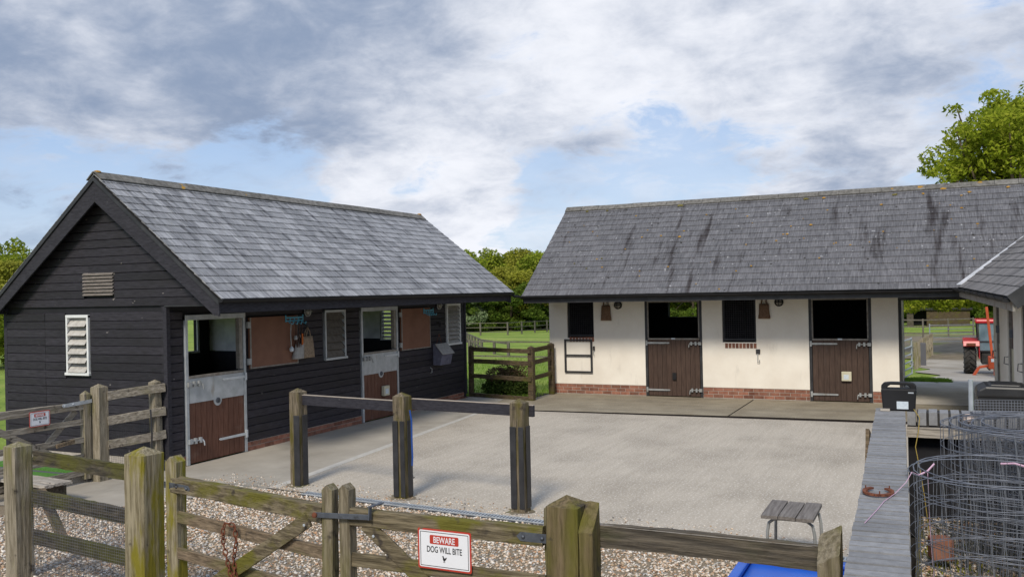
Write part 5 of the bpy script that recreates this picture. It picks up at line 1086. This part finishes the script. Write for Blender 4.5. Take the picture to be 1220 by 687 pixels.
# ------------------------------------------------------------------ corner fence behind the yard
Cf = empty('corner_rail_fence', (1.2, 9.5, 0), 'dark brown three rail corner fence closing the gap between the two stable blocks', 'fence')
C1 = (-.02, 9.52); C2 = (1.77, 9.10); C3 = (1.72, 10.40)
for i, (x, y) in enumerate((C1, C2, C3)): post(x, y, -.1, 1.22 if i else 1.2, .13 if i else .09, .13, .04, 'post', 'fence_dark', Cf, seed=90+i)
for z in (1.14, .86, .50):
    rough_bar((C1[0], C1[1]-.08, z), (C2[0]+.03, C2[1]-.08, z), .045, .10, seed=int(z*9)).build('rail', 'fence_dark', Cf)
    rough_bar((C2[0]+.02, C2[1]-.0, z+.015), (C3[0]+.02, C3[1]+.1, z+.03), .045, .10, seed=int(z*9)+1).build('rail', 'fence_dark', Cf)
rough_bar((C1[0], C1[1]-.04, .05), (C2[0]-.05, C2[1]-.02, .05), .06, .09, seed=99).build('gravel_board', 'fence_dark', Cf)
# ------------------------------------------------------------------ coping wall on the right
Wt = empty('garden_wall', (10.0, -5, 0), 'dark retaining wall topped with grey bricks on edge, running along the right of the yard', 'wall')
wl = lambda y: V((9.875-(y+1.9)*.033, y, 0))
mb = MB(); a, b = wl(-1.86), wl(-9.3); mb.bar(a+V((0, 0, .69)), b+V((0, 0, .69)), .18, 1.40); mb.bb(10.0, 12.2, -1.88, -1.76, .0, 1.39); mb.bb(10.0, 12.2, -2.0, -1.875, 1.30, 1.39); mb.build('wall_body', 'wall_brick', Wt)
MB().bb(9.995, 12.2, -2.02, -1.99, 1.305, 1.385).build('lintel_board', 'plank_grey', Wt); MB().bb(10.0, 12.2, -1.90, -1.884, .5, 1.30).build('recess_shade_panel', 'interior_dark', Wt)  # near-black panel paints in the shade of the open void under the lintel
cb = MB().box((0, 0, 0), (.215, .060, .102)); cbm = cb.mesh('coping_brick'); cbm.materials.append(MATS['coping'])
bvl = None
mb = MB(); a, b = wl(-1.83), wl(-9.3); mb.bar(a+V((0, 0, 1.442)), b+V((0, 0, 1.442)), .203, .104); mb.bb(10.07, 12.2, -1.98, -1.79, 1.392, 1.494); cp = mb.build('coping_mortar', 'wall_brick', Wt)
y = -1.83; rr = random.Random(4); ang = math.atan(.033)
while y > -9.2:
    p = wl(y); link('coping_brick', cbm, None, cp, M.Translation((p.x+rr.uniform(-.003, .003), y, 1.449+rr.uniform(-.002, .002))) @ M.Rotation(ang+rr.uniform(-.012, .012), 4, 'Z') @ M.Rotation(rr.uniform(-.01, .01), 4, 'X')); y -= .0765
x = 10.03
while x < 12.1: link('coping_brick', cbm, None, cp, M.Translation((x, -1.885, 1.449+rr.uniform(-.003, .003))) @ M.Rotation(math.pi/2+rr.uniform(-.012, .012), 4, 'Z')); x += .0775
MB().bb(10.07, 16, -12, -1.87, .60, .66).build('planting_bed', 'pit_soil', None, kind='structure')
def reg2(r, n): return np.stack([r.uniform(10.1, 11.9, n), r.uniform(-6.6, -1.95, n)], 1)
pebbles(9000, reg2, .010, .022, .665, 3, 'bed_gravel', 'mossy gravel inside the wire rolls behind the coping wall')
pts = [(rs.uniform(10.1, 11.9), rs.uniform(-5.4, -2.6), .66) for _ in range(2500)]
o = blades('bed_moss', pts, .03, .006, 'leaf_olive', 9); o['label'] = 'patchy moss and weeds on the bed under the wire rolls'; o['category'] = 'moss'
rough_bar((9.70, -2.6, .2), (9.72, -2.15, 1.36), .03, .16, seed=3, upv=(0, 1, 0)).build('leaning_board', 'rail_brown', None, label='brown board leaning on the yard side of the coping wall near its corner', cat='board')
# black case on the wall corner
t = empty('fence_energiser', (9.94, -1.88, 1.50), 'black plastic case with handle and pale label standing on the wall corner', 'case')
K = lambda L_: [(9.94+u, 1.497+v) for u, v in L_]
c_ = MB().prism(K([(-.118, 0), (.118, 0), (.130, .155), (.130, .178), (-.130, .178), (-.130, .155)]), 'y', -1.95, -1.82).build('case', 'black_plastic', t, bevel=.012)
MB().prism(K([(-.13, .172), (-.128, .20), (-.108, .222), (-.06, .228), (.06, .228), (.108, .222), (.128, .20), (.13, .172), (.085, .172), (.082, .19), (.06, .205), (-.06, .205), (-.082, .19), (-.085, .172)]), 'y', -1.925, -1.86).build('carry_handle', 'black_plastic', t, bevel=.006)
MB().bb(9.925, 10.01, -1.954, -1.9505, 1.515, 1.575).build('label_sticker', 'label_white', c_); MB().bb(10.01, 10.05, -1.953, -1.9505, 1.64, 1.65).build('badge', 'galv', c_)
MB().box((9.84, -1.97, 1.508), (.07, .04, .015)).build('mortar_lump', 'plank_grey', None, label='small pale offcut lying on the wall beside the black case', cat='offcut')
MB().tube([(10.05, -1.98, 1.52), (10.09, -2.02, 1.46), (10.08, -2.10, 1.36), (10.06, -2.2, 1.26), (10.09, -2.35, 1.12), (10.12, -2.5, .95), (10.15, -2.6, .68)], .0035, 5, ).build('yellow_cable', 'yellow_cord', None, label='thin yellow cable hanging from the black case down into the bed', cat='cable')
# horseshoe
t = MB(); hs = [(9.955+.062*math.sin(a)*1.0, -5.05+.085*math.cos(a)*-1.0, 1.512) for a in [math.radians(d) for d in range(-150, 151, 20)]]
mb = MB()
for i in range(len(hs)-1): mb.bar(hs[i], hs[i+1], .020, .010)
for i in (2, 5, 8, 11, 14): mb.tube([hs[i], (hs[i][0], hs[i][1], hs[i][2]+.02)], .003, 4)
mb.build('horseshoe', 'rust', None, label='rusty old horseshoe lying on the grey coping bricks', cat='horseshoe')
# wire rolls
def roll(cx_, cy_, r, z0, z1, turns, dz, dv, wr, label, sq=1.0, jit=.0, seed=1, gap=.02):
    t = empty('wire_roll', (cx_, cy_, z0), label, 'wire roll', 'rolls of stock wire'); rr = random.Random(seed); mb = MB(); n = int(turns*26); ph = rr.uniform(0, 6)
    def pt(i, z): a = 2*math.pi*i/26+ph; q = r-gap*(i/26)+jit*math.sin(a*2.3+seed); return V((cx_+q*math.cos(a), cy_+q*math.sin(a)*sq, z+.012*math.sin(a*1.7+z*9)))
    z = z0
    while z <= z1+.001: mb.tube([pt(i, z) for i in range(n)], wr, 4); z += dz
    mb.tube([pt(i, z1) for i in range(n)], wr*1.5, 4); mb.build('line_wire', 'wire', t, kind='stuff')
    mb = MB(); i = 0
    while i < n: mb.tube([pt(i, z0), pt(i+.3, (z0+z1)/2), pt(i, z1)], wr, 3); i += dv
    mb.build('stay_wire', 'wire', t, kind='stuff')
roll(10.50, -4.62, .44, .68, 1.56, 3.2, .11, 1.9, .0020, 'near loose roll of stock wire overhanging the coping wall', gap=.025, seed=2)
roll(10.80, -3.15, .60, .68, 1.60, 6.3, .13, .7, .0024, 'far wide roll of stock wire in several tight turns behind the loose one', gap=.045, seed=5, jit=.01)
roll(11.0, -3.3, .46, .68, 1.54, 6.2, .09, .5, .0021, 'dense smaller roll of stock wire inside the far wide roll', gap=.05, seed=7)
roll(11.15, -2.75, .34, .68, 1.56, 7.2, .06, .5, .0026, 'tight dark roll of stock wire at the very back by the mesh panel', gap=.035, seed=11)
t = empty('mesh_panel', (10.9, -2.4, .66), 'upright fine wire mesh panel behind the wire rolls', 'mesh panel')
mesh_panel((10.47, -2.25), (11.7, -2.12), .66, 1.64, .020, .0019, 'wire_mesh', 'wire', t)
MB().tube([(10.46, -1.70, .6), (10.46, -1.70, 1.735)], .018, 8).build('stake', 'galv', None, label='short grey metal stake standing at the left end of the mesh panel', cat='stake')
for (x, y, z, m, lb) in ((10.42, -2.36, 1.515, 'ball_pale', 'worn pale pink tennis ball stuck on a cane beside the grey stake'), (10.80, -2.62, 1.565, 'ball', 'yellow green tennis ball stuck on a cane at the right edge of the photo')):
    t = empty('tennis_ball', (x, y, z), lb, 'tennis ball', 'tennis balls on canes'); MB().lathe([(.036*math.sin(k*math.pi/10), -.036*math.cos(k*math.pi/10)) for k in range(11)], (x, y, z), n=14).build('felt_ball', m, t, smooth=True)
    MB().tube([(x, y, .66), (x, y, z-.03)], .005, 5).build('cane', 'field_wood', t)
t = MB(); t.tube([(10.13, -4.78, 1.55), (10.10, -4.84, 1.575), (10.075, -4.93, 1.54), (10.03, -5.05, 1.508), (9.99, -5.22, 1.506), (9.97, -5.4, 1.506), (9.95, -5.55, 1.506), (9.935, -5.66, 1.506)], .0018, 5); t.tube([(10.13, -4.78, 1.55), (10.17, -4.76, 1.57), (10.20, -4.72, 1.60)], .0045, 5); t.tube([(10.17, -4.76, 1.57), (10.175, -4.78, 1.3), (10.19, -4.8, 1.0)], .0016, 5)
t.build('pink_twine', 'pink_twine', None, label='pink baler twine tied to the near wire roll and trailing over the coping bricks', cat='twine')
MB().tube([(10.55, -3.72, 1.44), (10.62, -3.74, 1.45), (10.70, -3.75, 1.43), (10.74, -3.74, 1.41)], .006, 5).build('pink_twine', 'pink_twine', None, label='short pink twine knot tied on the far wide wire roll', cat='twine')
MB().box((10.22, -3.3, .80), (.13, .12, .14), M.Rotation(.3, 3, 'Z')).build('terracotta_block', 'brick', None, bevel=.01, label='orange red block lying in the dark corner behind the near wire roll', cat='block')
# ------------------------------------------------------------------ wheelie bin
t = empty('wheelie_bin', (11.1, 4.1, 0), 'black wheelie bin with domed lid standing beyond the return wall at the right', 'wheelie bin')
x0, x1, y0, y1 = 10.70, 11.36, 3.80, 4.45
mb = MB(); mb.poly([(x0+.06, y0+.08, .06), (x1-.06, y0+.08, .06), (x1-.06, y1-.04, .06), (x0+.06, y1-.04, .06), (x0+.015, y0+.02, .95), (x1-.015, y0+.02, .95), (x1-.015, y1, .95), (x0+.015, y1, .95)], [(3, 2, 1, 0), (4, 5, 6, 7), (0, 1, 5, 4), (1, 2, 6, 5), (2, 3, 7, 6), (3, 0, 4, 7)]); mb.build('bin_body', 'bin_plastic', t, bevel=.02)
MB().bb(x0, x1, y0, y1+.02, .935, .98).build('bin_rim', 'bin_plastic', t, bevel=.012)
mb = MB(); mb.prism([(x0-.02, .97), (x1+.02, .97), (x1+.0, 1.06), (x1-.10, 1.115), (x0+.10, 1.12), (x0-.0, 1.07)], 'y', y0-.03, y1); mb.build('bin_lid', 'bin_plastic', t, bevel=.03)
mb = MB(); mb.prism([(x0+.12, 1.10), (x1-.12, 1.095), (x1-.16, 1.135), (x0+.16, 1.14)], 'y', y0+.05, y1-.1); mb.build('lid_dome', 'bin_plastic', t, bevel=.015)
for x in (x0+.03, x1-.07): MB().lathe([(.10, 0), (.10, .05), (.04, .052)], (x, y1-.02, .10), (1, 0, 0), 16).build('wheel', 'rubber', t)
# ------------------------------------------------------------------ stool and blue trough
t = empty('wooden_stool', (9.05, -1.3, 0), 'small weathered plank stool on bent galvanised tube legs near the coping wall', 'stool')
for i in range(3): rough_bar((8.86+i*.150, -1.64, .485), (8.86+i*.150, -1.02, .485), .143, .028, seed=110+i, amp=.002).build('plank', 'stool_wood', t)
def leg(xa, ya, s): return [(xa-s*.14, ya, .462), (xa-s*.06, ya, .455), (xa-s*.015, ya, .42), (xa, ya, .34), (xa+s*.01, ya, .0)]
for xa, s in ((8.83, -1), (9.23, 1)):
    for ya in (-1.56, -1.10): MB().tube(leg(xa, ya, s), .014, 8).build('leg', 'galv_dull', t, smooth=True)
mb = MB()
for ya in (-1.56, -1.10): mb.tube([(8.9, ya, .46), (9.15, ya, .46)], .014, 6)
mb.build('seat_bar', 'galv_dull', t)
t = empty('blue_trough', (9.3, -3.6, 0), 'bright blue plastic trough half hidden behind the dark fence rail', 'trough')
x0, x1, y0, y1, zt = 8.98, 9.72, -4.1, -3.28, .60
mb = MB(); mb.poly([(x0+.08, y0+.08, 0), (x1-.08, y0+.08, 0), (x1-.08, y1-.08, 0), (x0+.08, y1-.08, 0), (x0+.02, y0+.02, zt), (x1-.02, y0+.02, zt), (x1-.02, y1-.02, zt), (x0+.02, y1-.02, zt)], [(3, 2, 1, 0), (0, 1, 5, 4), (1, 2, 6, 5), (2, 3, 7, 6), (3, 0, 4, 7)]); mb.bb(x0+.02, x1-.02, y0+.02, y1-.02, zt-.06, zt-.02); mb.build('trough_body', 'blue_plastic', t)
mb = MB()
for a in ((x0-.02, x1+.02, y0-.02, y0+.05), (x0-.02, x1+.02, y1-.05, y1+.02), (x0-.02, x0+.05, y0+.05, y1-.05), (x1-.05, x1+.02, y0+.05, y1-.05)): mb.bb(*a, zt, zt+.035)
mb.build('trough_rim', 'blue_plastic', t, bevel=.012)
# ------------------------------------------------------------------ behind: gates, fences, shed, tractor
def pgz(x, y): return gz(x, y)
t = empty('galvanised_gate', (9.35, 17, pgz(9.3, 17)), 'open galvanised tubular gate standing end on beside the grass tuft in the passage', 'gate')
ga, gb = at(1073, 25), at(1089, 28); ga = V((9.22, 15.2, 0)); gb = V((9.55, 18.6, 0)); g0 = gz(9.3, 17)
for i, z in enumerate((.12, .30, .48, .68, .90, 1.12)): MB().tube([ga+V((0, 0, g0+z+.05)), gb+V((0, 0, g0+z))], .022, 7).build('rail', 'galv', t)
for p in (ga, gb, ga.lerp(gb, .5)): MB().tube([p+V((0, 0, g0+.1)), p+V((0, 0, g0+1.15))], .022, 7).build('upright', 'galv', t)
def rfence(name, pts, h, nr, m, label, pr=.05, rw=.035, rh=.08, step=2.2, group=None, cap=.03, tubey=False):
    t = empty(name, (pts[0][0], pts[0][1], gz(*pts[0])), label, 'fence', group)
    for (xa, ya), (xb, yb) in zip(pts, pts[1:]):
        l = math.hypot(xb-xa, yb-ya); n = max(1, round(l/step))
        for i in range(0 if (xa, ya) == tuple(pts[0]) else 1, n+1):
            x = xa+(xb-xa)*i/n; y = ya+(yb-ya)*i/n; z = gz(x, y); MB().bar((x, y, z-.05), (x, y, z+h), pr*2, pr*2).build('post', m, t)
        for k in range(nr):
            z = h*(1-.06-k*.82/max(1, nr-1+.4)); mb = MB()
            for i in range(n):
                x = xa+(xb-xa)*i/n; y = ya+(yb-ya)*i/n; x2 = xa+(xb-xa)*(i+1)/n; y2 = ya+(yb-ya)*(i+1)/n
                mb.bar((x, y, gz(x, y)+z), (x2, y2, gz(x2, y2)+z), rw, rh)
            mb.build('rail', m, t)
    return t
def g_at(px, py):
    d = (fw*F+rt*(px-610)-up*(py-343.5)); lo_, hi_ = 5, 400
    k = 12.0/F
    while k*F < 300:
        p = CAM+d*k
        if p.z < gz(p.x, p.y): break
        k += .1/F
    return (p.x, p.y)
rfence('post_and_rail_fence', [g_at(540, 400), g_at(605, 399), g_at(690, 392)], 1.0, 3, 'field_wood', 'long grey post and rail fence along the foot of the wood', step=2.6, rh=.05)
rfence('post_and_rail_fence', [g_at(556, 408), g_at(574, 419), g_at(606, 425)], .6, 2, 'field_wood', 'short weathered rail fence slanting across the paddock seen above the corner fence', step=2.2)
rfence('post_and_rail_fence', [g_at(560, 434), g_at(660, 436)], .9, 2, 'field_wood', 'low grey rail fence crossing the paddock just behind the bush', step=2.4, rh=.05)
rfence('post_and_rail_fence', [g_at(1040, 402), g_at(1100, 403), g_at(1160, 401)], 1.25, 3, 'field_wood', 'dark weathered rail fence across the end of the farm track', step=2.4)
rfence('tubular_hurdle_fence', [g_at(1108, 412), g_at(1175, 411)], 1.25, 5, 'galv', 'galvanised tubular hurdles crossing behind the red tractor', step=3, pr=.03, rw=.03, rh=.03)
a = g_at(1103, 428); b = g_at(1112, 442-18)
rfence('wooden_gateway_posts', [g_at(1091, 440), g_at(1100, 432), g_at(1110, 424)], 1.1, 2, 'post_grey', 'short mossy post and rail length beside the track behind the galvanised gate', step=.9, pr=.07)
mb = MB(); p = g_at(1096, 436); mb.bar((p[0], p[1], gz(*p)), (p[0], p[1], gz(*p)+1.0), .5, .18); mb.build('stone_gatepost', 'slate_grey', None, bevel=.04, label='squat grey stone gatepost by the grass tuft', cat='gatepost')
# field shelter
s0 = at(1100, 74); sz = gz(s0.x, s0.y); t = empty('field_shelter', (s0.x, s0.y, sz), 'small dark timber field shelter with open front under the far trees', 'shed')
MB().bb(s0.x+.2, s0.x+3.4, s0.y, s0.y+2, sz, sz+1.3).build('wall', 'fence_dark', t); MB().bb(s0.x-1.3, s0.x-.8, s0.y+.2, s0.y+2, sz, sz+1.3).build('wall', 'rail_mesh_dark', t)
MB().bb(s0.x-.8, s0.x+.2, s0.y+1.2, s0.y+2, sz, sz+1.28).build('open_bay', 'interior_dark', t); MB().bb(s0.x-1.5, s0.x+3.6, s0.y-.15, s0.y+2.2, sz+1.3, sz+1.42).build('roof', 'wall_brick', t)
# tractor seen from behind
tx, ty = 12.02, 24.9; tz = gz(tx, ty)+.04; t = empty('red_tractor', (tx, ty, tz), 'red tractor with glazed cab parked on the track, seen from behind', 'tractor')
def wheel(cx_, cy_, r, wd, name):
    mb = MB(); mb.lathe([(r*.55, -wd/2), (r*.86, -wd/2), (r*.94, -wd*.42), (r*.96, 0), (r*.94, wd*.42), (r*.86, wd/2), (r*.55, wd/2)], (cx_, cy_, tz+r), (1, 0, 0), 28); w_ = mb.build('tyre', 'rubber', t, smooth=True)
    mb = MB(); n = 18
    for i in range(n):
        for s in (-1, 1):
            a0 = 2*math.pi*(i+(.5 if s > 0 else 0))/n; a1 = a0+.30; q0 = V((cx_+s*wd*.02, cy_+math.cos(a0)*r*.985, tz+r+math.sin(a0)*r*.985)); q1 = V((cx_+s*wd*.50, cy_+math.cos(a1)*r*.93, tz+r+math.sin(a1)*r*.93)); nrm = V((0, math.cos(a0), math.sin(a0))); mb.bar(q0, q1, .05*r/.55, .06*r/.55, nrm)
    mb.build('tread_lug', 'rubber', w_, kind='stuff')
    MB().lathe([(r*.54, -wd*.3), (r*.5, -wd*.1), (r*.2, 0), (.05, wd*.05)], (cx_, cy_, tz+r), (-1, 0, 0), 20).build('rim', 'tractor_red', w_)
for s in (-1, 1): wheel(tx+s*.80, ty, .56, .34, 'rear')
for s in (-1, 1): wheel(tx+s*.66, ty+1.75, .38, .24, 'front')
for s in (-1, 1):
    mb = MB(); pr = [(ty-.60, .98), (ty-.52, 1.15), (ty+.45, 1.22), (ty+.65, 1.0), (ty+.55, 1.0), (ty+.40, 1.14), (ty-.48, 1.08), (ty-.55, .96)]
    mb.prism([(a, b+tz) for a, b in pr], 'x', min(tx+s*.50, tx+s*1.0), max(tx+s*.50, tx+s*1.0)); mb.prism([(a, b+tz) for a, b in [(ty-.5, .55), (ty-.52, 1.1), (ty+.45, 1.17), (ty+.5, .55)]], 'x', min(tx+s*.50, tx+s*.53), max(tx+s*.50, tx+s*.53)); f_ = mb.build('fender', 'tractor_red', t, bevel=.01)
    MB().bb(min(tx+s*.62, tx+s*.9), max(tx+s*.62, tx+s*.9), ty-.66, ty-.60, tz+1.0, tz+1.08).build('tail_light', 'rust', f_)
mb = MB(); mb.bb(tx-.32, tx+.32, ty+.3, ty+2.3, tz+.55, tz+1.15); mb.build('bonnet', 'tractor_red', t, bevel=.05); MB().bb(tx-.45, tx+.45, ty-.35, ty+.6, tz+.35, tz+.75).build('chassis', 'rubber', t, bevel=.03)
MB().bb(tx-.62, tx+.62, ty-.45, ty+.85, tz+1.74, tz+1.87).build('cab_roof', 'tractor_red', t, bevel=.045)
mb = MB()
for sx_ in (-.55, .55):
    for yy in (-.38, .75): mb.bar((tx+sx_*.92, ty+yy, tz+.75), (tx+sx_, ty+yy, tz+1.76), .05, .05, (0, 1, 0))
for zz in (.80, 1.12): mb.bar((tx-.55, ty-.38, tz+zz), (tx+.55, ty-.38, tz+zz), .05, .05)
cf = mb.build('cab_frame', 'black_paint', t); MB().bb(tx-.50, tx+.50, ty-.385, ty-.375, tz+.80, tz+1.75).build('cab_window', 'cab_glass', cf); MB().bb(tx-.515, tx-.505, ty-.35, ty+.72, tz+.80, tz+1.75).build('cab_window', 'cab_glass', cf); MB().bb(tx+.505, tx+.515, ty-.35, ty+.72, tz+.80, tz+1.75).build('cab_window', 'cab_glass', cf)
mb = MB(); mb.bar((tx-.3, ty-.45, tz+.3), (tx-.25, ty-1.2, tz+.25), .05, .05); mb.bar((tx+.3, ty-.45, tz+.3), (tx+.25, ty-1.2, tz+.25), .05, .05); mb.build('link_arm', 'black_paint', t)
# orange post knocker / log splitter behind the tractor
sxp = tx-.25; yy = ty-1.35; t = empty('orange_post_driver', (sxp, yy, tz), 'orange post driver with tall red mast and splayed feet standing behind the tractor', 'post driver')
MB().bar((sxp+.10, yy, tz+.45), (sxp-.06, yy, tz+2.32), .08, .08, (0, 1, 0)).build('mast', 'implement_orange', t, bevel=.01)
MB().box((sxp+.10, yy-.02, tz+.50), (.30, .30, .42)).build('ram_housing', 'implement_orange', t, bevel=.03)
MB().box((sxp+.10, yy-.175, tz+.58), (.14, .01, .10)).build('plate', 'label_white', t)
for pts_ in ([(sxp, yy, tz+.40), (sxp-.32, yy-.05, tz+.34), (sxp-.52, yy-.1, tz+.0)], [(sxp+.15, yy, tz+.30), (sxp+.15, yy-.1, tz+.0)], [(sxp+.2, yy, tz+.40), (sxp+.5, yy-.0, tz+.34), (sxp+.6, yy-.1, tz)]):
    mb = MB()
    for a, b in zip(pts_, pts_[1:]): mb.bar(a, b, .09, .08)
    mb.build('leg', 'implement_orange', t, bevel=.01)
fx = tx+.5
rfence('wooden_hurdle', [(11.9, 21.0), (11.9, 22.6)], 1.3, 4, 'post_grey', 'pale wooden slatted hurdle in front of the tractor beside the cream wing', step=.8)
